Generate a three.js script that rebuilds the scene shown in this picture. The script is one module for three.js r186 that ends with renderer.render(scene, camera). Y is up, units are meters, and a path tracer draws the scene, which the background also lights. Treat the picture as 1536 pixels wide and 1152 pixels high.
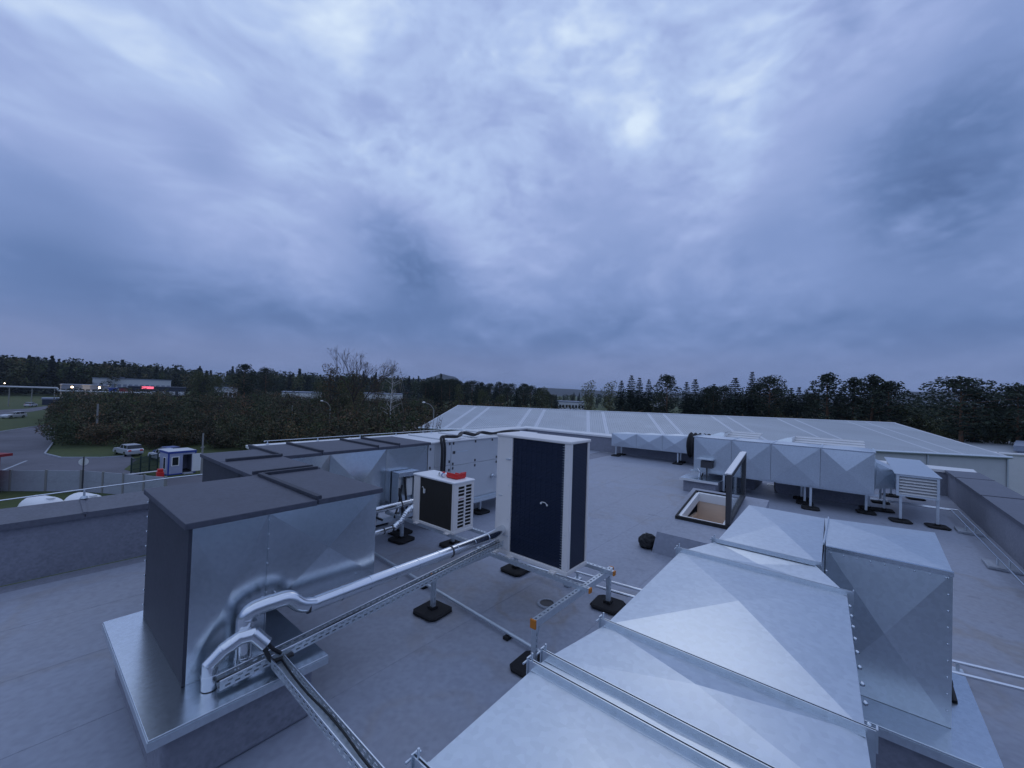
import * as THREE from 'three';
import { mergeGeometries } from 'three/addons/utils/BufferGeometryUtils.js';
import { RoundedBoxGeometry } from 'three/addons/geometries/RoundedBoxGeometry.js';

// ------------------------------------------------------------------ camera
const rad = THREE.MathUtils.degToRad;
const CAM_H = 2.4, FOC = 618, PITCH = rad(1.18), ROLL = rad(1.9), YAW = rad(39.4);
const scene = new THREE.Scene();
const camera = new THREE.PerspectiveCamera(2 * Math.atan(576 / FOC) * 180 / Math.PI, 4 / 3, 0.05, 9000);
camera.position.set(0, CAM_H, 0);
camera.lookAt(Math.cos(YAW) * Math.cos(PITCH), CAM_H + Math.sin(PITCH), -Math.sin(YAW) * Math.cos(PITCH));
camera.rotateZ(ROLL);
camera.updateMatrixWorld(true);

const renderer = new THREE.WebGLRenderer({ antialias: true });
renderer.setSize(1024, 768);
renderer.toneMapping = THREE.LinearToneMapping;
renderer.toneMappingExposure = 1.0;
renderer.shadowMap.enabled = true;
renderer.shadowMap.type = THREE.PCFSoftShadowMap;

// world frame: x runs along the ducts (a), -z runs across them (b), the roof deck lies at y = 0
const V = (a, y, b) => new THREE.Vector3(a, y, -b);
// direction seen at a point of the 1536 x 1152 photograph, used to read real places off it
function rayDir(px, py) {
  return new THREE.Vector3((px - 768) / FOC, -(py - 576) / FOC, -1).applyQuaternion(camera.quaternion);
}
const GY = -7.7;                       // ground level, the roof deck is 7.7 m up
function groundAt(px, py, y = GY) {
  const d = rayDir(px, py), t = (y - CAM_H) / d.y;
  return new THREE.Vector3(d.x * t, y, d.z * t);
}
function placeAt(px, dist) {           // a place on the ground, dist metres away in the direction of column px
  const d = rayDir(px, 585), k = dist / Math.hypot(d.x, d.z);
  return new THREE.Vector3(d.x * k, GY, d.z * k);
}
function heightAt(px, py, p) {
  const d = rayDir(px, py), k = Math.hypot(p.x, p.z) / Math.hypot(d.x, d.z);
  return CAM_H + d.y * k;
}

// ------------------------------------------------------------------ noise
function rng(seed) {
  let s = seed >>> 0;
  return () => { s = (s + 0x6D2B79F5) >>> 0; let t = s; t = Math.imul(t ^ (t >>> 15), t | 1); t ^= t + Math.imul(t ^ (t >>> 7), t | 61); return ((t ^ (t >>> 14)) >>> 0) / 4294967296; };
}
function h3(x, y, z) { let h = Math.imul(x, 374761393) ^ Math.imul(y, 668265263) ^ Math.imul(z, 2147483647 ^ 1274126177); h = Math.imul(h ^ (h >>> 13), 1274126177); return ((h ^ (h >>> 16)) >>> 0) / 4294967296; }
const sm = t => t * t * t * (t * (t * 6 - 15) + 10);
const PERM = new Uint8Array(512), VAL = new Float32Array(256);
{ const r = rng(20240); const a = [...Array(256).keys()]; for (let i = 255; i > 0; i--) { const j = Math.floor(r() * (i + 1)); [a[i], a[j]] = [a[j], a[i]]; } for (let i = 0; i < 512; i++) PERM[i] = a[i & 255]; for (let i = 0; i < 256; i++) VAL[i] = r(); }
function n3(x, y, z) {
  const xf = Math.floor(x), yf = Math.floor(y), zf = Math.floor(z), xi = xf & 255, yi = yf & 255, zi = zf & 255;
  const fx = x - xf, fy = y - yf, fz = z - zf, u = fx * fx * (3 - 2 * fx), v = fy * fy * (3 - 2 * fy), w = fz * fz * (3 - 2 * fz);
  const A = PERM[xi], B = PERM[xi + 1], aa = PERM[A + yi], ab = PERM[A + yi + 1], ba = PERM[B + yi], bb = PERM[B + yi + 1];
  const g0 = VAL[PERM[aa + zi]], g1 = VAL[PERM[ba + zi]], g2 = VAL[PERM[ab + zi]], g3 = VAL[PERM[bb + zi]], k0 = VAL[PERM[aa + zi + 1]], k1 = VAL[PERM[ba + zi + 1]], k2 = VAL[PERM[ab + zi + 1]], k3 = VAL[PERM[bb + zi + 1]];
  const p0 = g0 + (g1 - g0) * u, p1 = g2 + (g3 - g2) * u, q0 = k0 + (k1 - k0) * u, q1 = k2 + (k3 - k2) * u, r0 = p0 + (p1 - p0) * v, r1 = q0 + (q1 - q0) * v;
  return r0 + (r1 - r0) * w;
}
function fbm(x, y, z, oct = 5, gain = 0.5) { let s = 0, a = 1, n = 0, f = 1; for (let i = 0; i < oct; i++) { s += a * n3(x * f + i * 17.3, y * f + i * 9.1, z * f); n += a; a *= gain; f *= 2.03; } return s / n; }
const clamp01 = t => Math.min(1, Math.max(0, t));
const sstep = (a, b, t) => { t = clamp01((t - a) / (b - a)); return t * t * (3 - 2 * t); };
const lin = c => { c /= 255; return c <= 0.04045 ? c / 12.92 : Math.pow((c + 0.055) / 1.055, 2.4); };

// ------------------------------------------------------------------ sky: a closed deck of dusk stratocumulus
{
  const W = 2048, Hh = 1024, data = new Float32Array(W * Hh * 4);
  const fw = new THREE.Vector2(Math.cos(YAW - rad(4)), -Math.sin(YAW - rad(4)));            // the cloud streets run this way
  const c3 = (r, g, b) => [lin(r), lin(g), lin(b)];
  const ramp = [[0, c3(84, 109, 156)], [0.2, c3(103, 129, 178)], [0.4, c3(129, 152, 202)], [0.6, c3(156, 175, 222)], [0.78, c3(177, 198, 238)], [1, c3(216, 233, 253)]];
  const rose = c3(136, 145, 183), rayDir0 = rayDir(420, 576).setY(0).normalize();
  const shade = t => { t = clamp01(t); for (let i = 1; i < ramp.length; i++) if (t <= ramp[i][0]) { const k = (t - ramp[i - 1][0]) / (ramp[i][0] - ramp[i - 1][0]); return [0, 1, 2].map(j => ramp[i - 1][1][j] + (ramp[i][1][j] - ramp[i - 1][1][j]) * k); } return ramp[ramp.length - 1][1]; };
  // clouds as they hang in the sky: thick banks (-) and thin gaps (+): where, how wide, how strong
  const F = [[625, 405, 0.085, -0.42], [560, 330, 0.075, -0.26], [310, 235, 0.06, -0.2], [1440, 180, 0.16, -0.36], [1400, 290, 0.11, -0.32], [40, 290, 0.12, -0.2], [900, 370, 0.12, -0.14], [1160, 345, 0.06, -0.14],
    [960, 185, 0.035, 0.24], [855, 45, 0.06, 0.16], [960, 75, 0.06, 0.06], [1340, 55, 0.07, 0.22], [1110, 170, 0.07, 0.12], [500, 35, 0.06, 0.14], [560, 240, 0.09, 0.12], [740, 290, 0.12, 0.10], [1150, 60, 0.07, 0.10]]
    .map(([x, y, s, k]) => ({ d: rayDir(x, y).normalize(), s: s * 1.15, k }));
  for (let j = 0; j < Hh; j++) {
    const el = ((j + 0.5) / Hh - 0.5) * Math.PI, sy = Math.sin(el), cy = Math.cos(el);
    for (let i = 0; i < W; i++) {
      const az = ((i + 0.5) / W - 0.5) * 2 * Math.PI, x = Math.cos(az) * cy, z = Math.sin(az) * cy;
      if (el < -0.35) { const o = (j * W + i) * 4; data[o] = 0.02; data[o + 1] = 0.022; data[o + 2] = 0.03; data[o + 3] = 1; continue; }
      const up = Math.max(sy, 0), k = 1 / (up + 0.24);
      const px = x * k, pz = z * k, al = px * fw.x + pz * fw.y, ac = -px * fw.y + pz * fw.x;
      const X = x, Y = sy * 1.9, Z = z;                   // the deck is seen ever flatter towards the horizon
      const w1 = fbm(X * 3 + 3, Y * 3, Z * 3, 3) - 0.5, w2 = fbm(X * 3, Y * 3 + 8, Z * 3 + 5, 3) - 0.5, lean = ac * 0.55;
      const big = 0.5 * fbm(al * 0.9 + w1, ac * 1.1 + w2, 2.2, 4, 0.5) + 0.5 * fbm(X * 2.6 + w1, Y * 2.6 + w2, Z * 2.6, 4, 0.5);
      const fine = 0.42 * fbm(al * 2.6 + w2 * 1.8, ac * 3.6 + w1 * 1.8, 9.4, 5, 0.58) + 0.58 * fbm(X * 7 + w1 * 2.2, Y * 8 + w2 * 2.2, Z * 7 + w2, 5, 0.56);
      const wisp = fbm(X * 19 + w1 * 6 + fine * 2, Y * 22 + w2 * 6, Z * 19 + lean, 4, 0.6);
      let t = 0.16 + 0.34 * sstep(0.05, 0.38, up) + 0.24 * up + (big - 0.5) * (0.36 + 0.25 * up) + (fine - 0.5) * (0.22 + 0.56 * Math.sqrt(up)) + (wisp - 0.5) * (0.07 + 0.28 * Math.sqrt(up));
      for (const f of F) { const dd = 1 - (x * f.d.x + sy * f.d.y + z * f.d.z); if (dd < f.s * f.s * 6) t += f.k * Math.exp(-dd * 2 / (f.s * f.s)) * clamp01(fine * 2.6 - 0.55 + (wisp - 0.5) * 1.4); }
      // a thin paler strip under a slate bank at the horizon
      const e = el * 180 / Math.PI;
      t += -0.06 * Math.exp(-Math.pow((e - 8 - (w1 + w2) * 6) / 2.2, 2)) + 0.06 * Math.exp(-Math.pow((e - 2.6) / 2.6, 2));
      let c = shade(t); const rz = (0.26 + 0.22 * (x * rayDir0.x + z * rayDir0.z)) * Math.exp(-Math.pow((e - 3) / 3.2, 2)) * (0.5 + big); c = c.map((v, q) => v + (rose[q] - v) * rz);
      if (el < 0) { const g = Math.exp(el * 14); c = c.map((v, q) => v * g + [0.02, 0.022, 0.03][q] * (1 - g)); }
      const o = (j * W + i) * 4; data[o] = c[0]; data[o + 1] = c[1]; data[o + 2] = c[2]; data[o + 3] = 1;
    }
  }
  const tex = new THREE.DataTexture(data, W, Hh, THREE.RGBAFormat, THREE.FloatType);
  tex.mapping = THREE.EquirectangularReflectionMapping; tex.magFilter = THREE.LinearFilter; tex.minFilter = THREE.LinearFilter; tex.wrapS = THREE.RepeatWrapping; tex.needsUpdate = true;
  scene.background = tex; scene.environment = tex;
}
// what is left of the sun, far behind the cloud deck: very soft
const sun = new THREE.DirectionalLight(new THREE.Color(1, 0.97, 0.93), 0.1);
sun.position.copy(rayDir(1000, 60).normalize().multiplyScalar(80)); sun.target.position.set(6, 0, -4);
sun.castShadow = true; sun.shadow.radius = 40; sun.shadow.mapSize.set(2048, 2048);
Object.assign(sun.shadow.camera, { left: -40, right: 40, top: 40, bottom: -40, near: 1, far: 250 });
scene.add(sun, sun.target);

// ------------------------------------------------------------------ textures and materials
function tex(w, h, fn, { srgb = true, size = 1 } = {}) {        // fn(u, v) -> [r, g, b] (0..1); size = metres per repeat
  const d = new Uint8Array(w * h * 4);
  for (let j = 0; j < h; j++) for (let i = 0; i < w; i++) { const c = fn(i / w, j / h), o = (j * w + i) * 4; for (let q = 0; q < 3; q++) { const l = clamp01(c[q]); d[o + q] = Math.round(255 * (srgb ? (l <= 0.0031308 ? 12.92 * l : 1.055 * Math.pow(l, 1 / 2.4) - 0.055) : l)); } d[o + 3] = 255; }
  const t = new THREE.DataTexture(d, w, h); t.wrapS = t.wrapT = THREE.RepeatWrapping; t.magFilter = THREE.LinearFilter; t.minFilter = THREE.LinearMipmapLinearFilter; t.generateMipmaps = true;
  if (srgb) t.colorSpace = THREE.SRGBColorSpace; t.repeat.set(1 / size, 1 / size); t.needsUpdate = true; return t;
}
// tiling fbm
function tfbm(u, v, f, z, oct = 4) { const a = fbm(u * f, v * f, z, oct), b = fbm((u - 1) * f, v * f, z, oct), c = fbm(u * f, (v - 1) * f, z, oct), d = fbm((u - 1) * f, (v - 1) * f, z, oct); const p = sstep(0, 1, u), q = sstep(0, 1, v); return (a * (1 - p) + b * p) * (1 - q) + (c * (1 - p) + d * p) * q; }
const C = (r, g = r, b = r) => new THREE.Color().setRGB(r, g, b);
const std = (o) => new THREE.MeshStandardMaterial(o);
// zinc spangle: flat crystals of slightly different tone, with smudges of handling
const spangleSeeds = (() => { const r = rng(5), n = 40, g = []; for (let i = 0; i < n * n; i++) g.push([r(), r(), r()]); return { n, g }; })();
function spangle(u, v) { const { n, g } = spangleSeeds, x = u * n, y = v * n, xi = Math.floor(x), yi = Math.floor(y); let best = 9, val = 0; for (let dy = -1; dy <= 1; dy++) for (let dx = -1; dx <= 1; dx++) { const c = g[((yi + dy + n) % n) * n + ((xi + dx + n) % n)], ex = xi + dx + c[0] - x, ey = yi + dy + c[1] - y, d = ex * ex + ey * ey; if (d < best) { best = d; val = c[2]; } } return val; }
const zincMap = tex(512, 512, (u, v) => { const s = spangle(u, v) - 0.5, m = tfbm(u, v, 5, 3.3) - 0.5, k = 1 + s * 0.09 + m * 0.06; return [0.62 * k, 0.675 * k, 0.72 * k]; }, { size: 0.8 });
const zincRough = tex(512, 512, (u, v) => { const k = 0.9 + (spangle(u, v) - 0.5) * 0.06 + (tfbm(u, v, 3, 8.1) - 0.5) * 0.16; return [k, k, k]; }, { srgb: false, size: 0.8 });
const M = {};
M.zinc = std({ map: zincMap, roughnessMap: zincRough, roughness: 0.40, metalness: 0.95 });
M.zincShiny = std({ map: zincMap, roughnessMap: zincRough, roughness: 0.27, metalness: 1 });
M.alu = std({ color: C(0.74, 0.77, 0.80), roughnessMap: zincRough, roughness: 0.22, metalness: 1 });
M.strut = std({ map: zincMap, roughness: 0.5, metalness: 0.75 });
const grain = tex(512, 512, (u, v) => { const k = 0.82 + (tfbm(u, v, 60, 1.2, 3) - 0.5) * 0.5 + (tfbm(u, v, 6, 4.2) - 0.5) * 0.3; return [k, k, k]; }, { size: 1.3 });
const soft = tex(256, 256, (u, v) => { const k = 0.92 + (tfbm(u, v, 5, 2.6) - 0.5) * 0.16 + (tfbm(u, v, 30, 9.6, 2) - 0.5) * 0.05; return [k, k, k]; }, { size: 1.6 });
M.coated = std({ color: C(0.082, 0.087, 0.115), map: grain, roughness: 0.62 });
M.coatedDark = std({ color: C(0.046, 0.05, 0.068), map: grain, roughness: 0.66 });
M.wallMembrane = std({ color: C(0.268, 0.278, 0.328), map: grain, roughness: 0.85 });
M.capDark = std({ color: C(0.13, 0.137, 0.17), map: grain, roughness: 0.5 });
M.capWhite = std({ color: C(0.76, 0.76, 0.75), map: soft, roughness: 0.4 });
M.casing = std({ color: C(0.84, 0.80, 0.76), map: tex(256, 256, (u, v) => { const k = 0.93 + (tfbm(u, v, 8, 6.6) - 0.5) * 0.12; return [k, k, k]; }, { size: 0.9 }), roughness: 0.45 });
M.panelWhite = std({ color: C(0.58, 0.60, 0.62), map: soft, roughness: 0.4, metalness: 0.15 });
M.black = std({ color: C(0.012, 0.012, 0.013), roughness: 0.75 });
M.rubber = std({ color: C(0.016, 0.015, 0.016), map: grain, roughness: 0.92 });
M.cable = std({ color: C(0.014, 0.014, 0.016), roughness: 0.5 });
M.orange = std({ color: C(0.6, 0.2, 0.02), roughness: 0.5 });
M.red = std({ color: C(0.62, 0.025, 0.02), roughness: 0.35 });
M.white = std({ color: C(0.8), roughness: 0.45 });
M.redDull = std({ color: C(0.30, 0.022, 0.03), map: grain, roughness: 0.6 });
M.label = std({ color: C(0.75, 0.75, 0.72), roughness: 0.6 });
M.plate = std({ color: C(0.4, 0.24, 0.24), roughness: 0.6 });
M.blue = std({ color: C(0.03, 0.06, 0.30), roughness: 0.5 });
const finTex = tex(64, 256, (u, v) => { const k = (Math.sin(v * Math.PI * 2 * 16) * 0.5 + 0.5); const a = 0.55 + 0.45 * k; return [a, a, a]; }, { size: 0.25 });
M.coil = std({ color: C(0.011, 0.022, 0.055), map: finTex, roughness: 0.45, metalness: 0.3, bumpMap: finTex, bumpScale: 0.004 });
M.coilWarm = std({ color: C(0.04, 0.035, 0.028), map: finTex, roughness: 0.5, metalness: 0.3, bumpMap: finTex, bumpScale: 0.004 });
M.wood = std({ map: tex(256, 512, (u, v) => { const g = tfbm(u, v, 3, 1.1, 3), s = tfbm(u * 1, (v * 8) % 1, 6, 7.7, 3), k = 0.8 + g * 0.25 + (s - 0.5) * 0.2; return [0.86 * k, 0.66 * k, 0.50 * k]; }, { size: 0.8 }), roughness: 0.45 });
M.glass = new THREE.MeshPhysicalMaterial({ color: C(0.85, 0.9, 0.92), transmission: 1, roughness: 0.03, thickness: 0, ior: 1.5 });
M.winDark = std({ color: C(0.02, 0.025, 0.03), roughness: 0.08, metalness: 0.1 });
M.concrete = std({ color: C(0.40, 0.43, 0.48), map: grain, roughness: 0.9 });
M.hallRoof = std({ color: C(0.50, 0.535, 0.57), map: tex(512, 512, (u, v) => { const k = 0.88 + (tfbm(u, v, 5, 3.1) - 0.5) * 0.3 + (tfbm(u, v, 40, 2.2, 2) - 0.5) * 0.1; return [k, k, k]; }, { size: 9 }), roughness: 0.5, metalness: 0.2 });
M.hallSky = std({ color: C(0.59, 0.615, 0.65), roughness: 0.35 });
M.facade = std({ color: C(0.58, 0.60, 0.62), map: soft, roughness: 0.6 });
M.facadeBlue = std({ color: C(0.26, 0.30, 0.38), map: grain, roughness: 0.6 });
M.facadeDark = std({ color: C(0.035, 0.045, 0.075), map: grain, roughness: 0.6 });
M.steelDark = std({ color: C(0.05, 0.05, 0.055), roughness: 0.6 });
M.post = std({ color: C(0.25, 0.25, 0.24), roughness: 0.8 });
M.bark = std({ color: C(0.055, 0.042, 0.034), roughness: 0.95 });
M.barkPine = std({ color: C(0.15, 0.085, 0.05), roughness: 0.95 });
M.barkBirch = std({ color: C(0.5, 0.48, 0.45), roughness: 0.8 });
M.leaf = std({ vertexColors: true, roughness: 0.9, side: THREE.DoubleSide });
M.asphalt = std({ color: C(0.125, 0.125, 0.15), map: tex(512, 512, (u, v) => { const k = 0.85 + (tfbm(u, v, 4, 1.9) - 0.5) * 0.7 + (tfbm(u, v, 50, 5.5, 2) - 0.5) * 0.3; return [k, k, k]; }, { size: 14 }), roughness: 0.9 });
M.grass = std({ map: tex(512, 512, (u, v) => { const m = tfbm(u, v, 6, 7.1), f = tfbm(u, v, 70, 3.1, 3), k = 0.6 + f * 0.8; return [(0.035 + 0.03 * m) * k, (0.062 + 0.015 * m) * k, 0.017 * k]; }, { size: 22 }), roughness: 1 });
M.hill = std({ color: C(0.016, 0.024, 0.022), roughness: 1 });
// roof membrane: one sheet of 24 x 16 m in place, with grain, dried puddle marks and rust-brown silt round the outlet
const roofTex = (() => {
  const A0 = -7, B0 = -3.5, SA = 25, SB = 17, r = rng(77);
  const pud = [[3.95, 2.75, 0.5, 0.9], [3.3, 2.9, 0.8, 0.5], [4.6, 1.5, 0.6, 0.6], [3.6, 4.4, 0.7, 0.4], [7.5, -1.1, 1.2, 0.8], [9, 4.2, 1.6, 0.5], [0.3, 2.5, 0.5, 0.7], [1.9, 2.2, 0.5, 0.5], [1.6, 1.4, 0.6, 0.5], [6.3, -0.6, 0.8, 0.6], [12, 5.5, 1.5, 0.4]];
  for (let i = 0; i < 14; i++) pud.push([r() * 16 - 1, r() * 9 - 1.5, 0.3 + r() * 0.9, 0.25 + r() * 0.35]);
  const t = tex(1800, 1224, (u, v) => {
    const a = A0 + u * SA, b = B0 + v * SB;
    let k = 1 + (fbm(a * 30, b * 30, 1.1, 2) - 0.5) * 0.26 + (fbm(a * 0.5, b * 0.5, 4.4, 3) - 0.5) * 0.14 + (fbm(a * 1.5, b * 1.2, 6.4, 3) - 0.5) * 0.05, br = 0;
    // foot-worn trails and drips of sealant
    const tr = Math.abs(b - 2.75 - 0.5 * Math.sin(a * 0.6) - (fbm(a * 0.8, b * 0.8, 2.7, 3) - 0.5) * 1.5); if (tr < 0.5) k *= 1 - 0.09 * (1 - tr / 0.5) * (0.3 + 1.4 * fbm(a * 7, b * 7, 5.1, 3));
    if (fbm(a * 5.5, b * 5.5, 7.7, 2) > 0.83) k *= 0.86;
    let nz = -1, nf = 0;
    for (const [pa, pb, pr, s] of pud) { const da = a - pa, db = b - pb; if (da * da + db * db > pr * pr * 4.4) continue; if (nz < 0) { nz = fbm(a * 2.3, b * 2.3, 3.3, 4); nf = 0.4 + fbm(a * 9, b * 9, 8.8, 3); } const d = Math.sqrt(da * da + db * db) / pr + (nz - 0.5) * 1.3; if (d < 1.4) br += s * (0.45 * (1 - sstep(0.5, 1.05, d)) + 0.9 * Math.exp(-Math.pow((d - 0.95) / 0.09, 2))) * nf; }
    br = Math.min(br, 1);
    return [0.298 * k * (1 - 0.07 * br), 0.320 * k * (1 - 0.16 * br), 0.380 * k * (1 - 0.27 * br)];
  }, { size: 1 });
  t.repeat.set(1 / SA, 1 / SB); t.offset.set(-A0 / SA, -B0 / SB); return t;
})();
M.roof = std({ map: roofTex, roughness: 0.58 });

// ------------------------------------------------------------------ builders
const used = {};
function numbered(n) { if (!(n in used)) { used[n] = 0; return n; } used[n]++; return n + '_' + String(used[n]).padStart(3, '0'); }
const base = new THREE.Vector3();
function thing(name, label, category, origin, group) {
  const o = new THREE.Group(); o.name = numbered(name); o.userData = { label, category }; if (group) o.userData.group = group;
  if (origin) o.position.copy(origin); o._o = origin ? origin.clone() : new THREE.Vector3(); scene.add(o); return o;
}
function setUV(g) {
  const p = g.attributes.position, n = p.count, uv = new Float32Array(n * 2), A = new THREE.Vector3(), B = new THREE.Vector3(), D = new THREE.Vector3();
  for (let i = 0; i < n; i += 3) {
    A.fromBufferAttribute(p, i); B.fromBufferAttribute(p, i + 1).sub(A); D.fromBufferAttribute(p, i + 2).sub(A); B.cross(D);
    const x = Math.abs(B.x), y = Math.abs(B.y), z = Math.abs(B.z);
    for (let k = 0; k < 3; k++) { const q = i + k, X = p.getX(q), Y = p.getY(q), Z = p.getZ(q); if (y >= x && y >= z) { uv[q * 2] = X; uv[q * 2 + 1] = -Z; } else if (x >= z) { uv[q * 2] = Z; uv[q * 2 + 1] = Y; } else { uv[q * 2] = X; uv[q * 2 + 1] = Y; } }
  }
  g.setAttribute('uv', new THREE.BufferAttribute(uv, 2)); return g;
}
function norm(list) {
  if (!Array.isArray(list)) list = [list];
  const gs = list.flat().map(g => { const q = g.index ? g.toNonIndexed() : g.clone(); for (const k of Object.keys(q.attributes)) if (!['position', 'normal', 'color'].includes(k)) q.deleteAttribute(k); q.morphAttributes = {}; if (!q.attributes.normal) q.computeVertexNormals(); return q; });
  return setUV(gs.length > 1 ? mergeGeometries(gs) : gs[0]);
}
function meshOf(name, geoms, m) { const o = new THREE.Mesh(norm(geoms), m); o.name = name; o.castShadow = o.receiveShadow = true; return o; }
function part(parent, name, geoms, m, label) {          // geometry given in the frame of the thing's own parent (world)
  const o = meshOf(name, geoms, m);
  let r = parent; while (r && !r._o) r = r.parent;
  if (r && r._o.lengthSq() > 0) o.geometry.translate(-r._o.x, -r._o.y, -r._o.z);
  if (label) o.userData.label = label;
  if (/^(rivets|guard_wire|fin_comb)$/.test(name)) o.userData.kind = 'stuff';
  parent.add(o); return o;
}
function single(name, label, category, geoms, m, group) { const o = meshOf(numbered(name), geoms, m); o.geometry.computeBoundingBox(); const bb = o.geometry.boundingBox, c = bb.getCenter(new THREE.Vector3()); c.y = bb.min.y; o.geometry.translate(-c.x, -c.y, -c.z); o.position.copy(c); o.userData = { label, category }; if (group) o.userData.group = group; scene.add(o); return o; }
function structure(name, geoms, m) { const o = meshOf(numbered(name), geoms, m); o.userData.kind = 'structure'; scene.add(o); return o; }
function copyOf(o, pos, turn, scale, label) { const c = o.clone(); c.name = numbered(o.name.replace(/_\d{3}$/, '')); c.userData = { ...o.userData }; if (label) c.userData.label = label; c.position.copy(pos); c.rotation.y = turn || 0; if (scale) c.scale.copy(scale); scene.add(c); return c; }

// boxes by their ranges along a, up and along b
function bx(a0, a1, y0, y1, b0, b1) { const g = new THREE.BoxGeometry(Math.abs(a1 - a0), Math.abs(y1 - y0), Math.abs(b1 - b0)); g.translate((a0 + a1) / 2, (y0 + y1) / 2, -(b0 + b1) / 2); return g; }
function rbx(a0, a1, y0, y1, b0, b1, r = 0.01, s = 2) { const g = new RoundedBoxGeometry(Math.abs(a1 - a0), Math.abs(y1 - y0), Math.abs(b1 - b0), s, r); g.translate((a0 + a1) / 2, (y0 + y1) / 2, -(b0 + b1) / 2); return g; }
function tri(list) { const g = new THREE.BufferGeometry(), p = new Float32Array(list.length * 3); list.forEach((v, i) => { p[i * 3] = v.x; p[i * 3 + 1] = v.y; p[i * 3 + 2] = v.z; }); g.setAttribute('position', new THREE.BufferAttribute(p, 3)); g.computeVertexNormals(); return g; }
// a sheet-metal panel folded along both diagonals, the middle pushed out by d; outside faces dir
function crossPanel(P0, P1, P2, P3, d, dir) {
  const n = P1.clone().sub(P0).cross(P3.clone().sub(P0)).normalize(); let q = [P0, P1, P2, P3];
  if (n.dot(dir) < 0) { q = [P0, P3, P2, P1]; n.negate(); }
  const c = P0.clone().add(P1).add(P2).add(P3).multiplyScalar(0.25).addScaledVector(n, d);
  const size = P0.distanceTo(P2), K = size < 0.5 ? 1 : 9, amp = 0.0016 * Math.min(1.3, size), parts = [];
  for (let f = 0; f < 4; f++) {            // each of the four facets is one sheet with a slight, uneven bulge
    const A = q[f], B = q[(f + 1) % 4], pos = [], idx = [], id = {};
    for (let i = 0; i <= K; i++) for (let k = 0; k <= K - i; k++) {
      const u = i / K, v = k / K, w = 1 - u - v, p = A.clone().multiplyScalar(u).addScaledVector(B, v).addScaledVector(c, w), e = 27 * u * v * w;
      if (e > 0) p.addScaledVector(n, amp * e * 2 * (fbm(p.x * 2.1 + 5, p.y * 2.1, p.z * 2.1 + n.x * 3, 2) - 0.5));
      id[i + '_' + k] = pos.length / 3; pos.push(p.x, p.y, p.z);
    }
    for (let i = 0; i < K; i++) for (let k = 0; k < K - i; k++) { idx.push(id[i + '_' + k], id[(i + 1) + '_' + k], id[i + '_' + (k + 1)]); if (k < K - i - 1) idx.push(id[(i + 1) + '_' + k], id[(i + 1) + '_' + (k + 1)], id[i + '_' + (k + 1)]); }
    const g = new THREE.BufferGeometry(); g.setAttribute('position', new THREE.Float32BufferAttribute(pos, 3)); g.setIndex(idx); g.computeVertexNormals();
    const m = new THREE.Vector3().fromBufferAttribute(g.attributes.normal, 0); if (m.dot(n) < 0) { g.setIndex(idx.map((_, z) => idx[z - z % 3 + [0, 2, 1][z % 3]])); g.computeVertexNormals(); }
    parts.push(g.toNonIndexed());
  }
  return mergeGeometries(parts);
}
function quad(P0, P1, P2, P3, dir) { const n = P1.clone().sub(P0).cross(P3.clone().sub(P0)); return n.dot(dir) < 0 ? tri([P0, P2, P1, P0, P3, P2]) : tri([P0, P1, P2, P0, P2, P3]); }
// a hexahedron from two end frames (each: left-bottom, right-bottom, right-top, left-top as Vector3); sides crossfolded
function ductShell(F0, F1, d = 0.016, ends = true) {
  const out = [], ctr = new THREE.Vector3(); [...F0, ...F1].forEach(v => ctr.add(v)); ctr.multiplyScalar(1 / 8);
  for (let i = 0; i < 4; i++) { const j = (i + 1) % 4, m = F0[i].clone().add(F0[j]).add(F1[i]).add(F1[j]).multiplyScalar(0.25); out.push(crossPanel(F0[i], F0[j], F1[j], F1[i], Array.isArray(d) ? d[i] : d, m.sub(ctr))); }
  if (ends) for (const F of [F0, F1]) { const m = F[0].clone().add(F[1]).add(F[2]).add(F[3]).multiplyScalar(0.25); out.push(crossPanel(F[0], F[1], F[2], F[3], Array.isArray(d) ? 0.004 : d, m.sub(ctr))); }
  return out;
}
const frame = (a, b0, b1, y0, y1) => [V(a, y0, b1), V(a, y0, b0), V(a, y1, b0), V(a, y1, b1)];        // section across a
const frameB = (b, a0, a1, y0, y1) => [V(a0, y0, b), V(a1, y0, b), V(a1, y1, b), V(a0, y1, b)];       // section across b
// a bent tube through points with rounded corners
function tube(pts, r, { bend = 0, seg = 10, radial = 12, cap = true } = {}) {
  const path = new THREE.CurvePath(); let prev = pts[0];
  for (let i = 1; i < pts.length; i++) {
    if (i < pts.length - 1 && bend > 0) {
      const p = pts[i], d0 = pts[i - 1].clone().sub(p), d1 = pts[i + 1].clone().sub(p), k = Math.min(bend, d0.length() * 0.48, d1.length() * 0.48);
      const s = p.clone().addScaledVector(d0.normalize(), k), e = p.clone().addScaledVector(d1.normalize(), k);
      path.add(new THREE.LineCurve3(prev, s)); path.add(new THREE.QuadraticBezierCurve3(s, p, e)); prev = e;
    } else { path.add(new THREE.LineCurve3(prev, pts[i])); prev = pts[i]; }
  }
  const out = [];
  for (const c of path.curves) { if (c.getLength() < 1e-4) continue; const isL = c instanceof THREE.LineCurve3; out.push(new THREE.TubeGeometry(c, isL ? 1 : seg, r, radial, false)); }
  if (cap) for (const [p, q] of [[pts[0], pts[1]], [pts[pts.length - 1], pts[pts.length - 2]]]) { const d = p.clone().sub(q).normalize(), g = new THREE.CircleGeometry(r, radial); g.applyQuaternion(new THREE.Quaternion().setFromUnitVectors(new THREE.Vector3(0, 0, 1), d)); g.translate(p.x, p.y, p.z); out.push(g); }
  return out;
}
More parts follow.
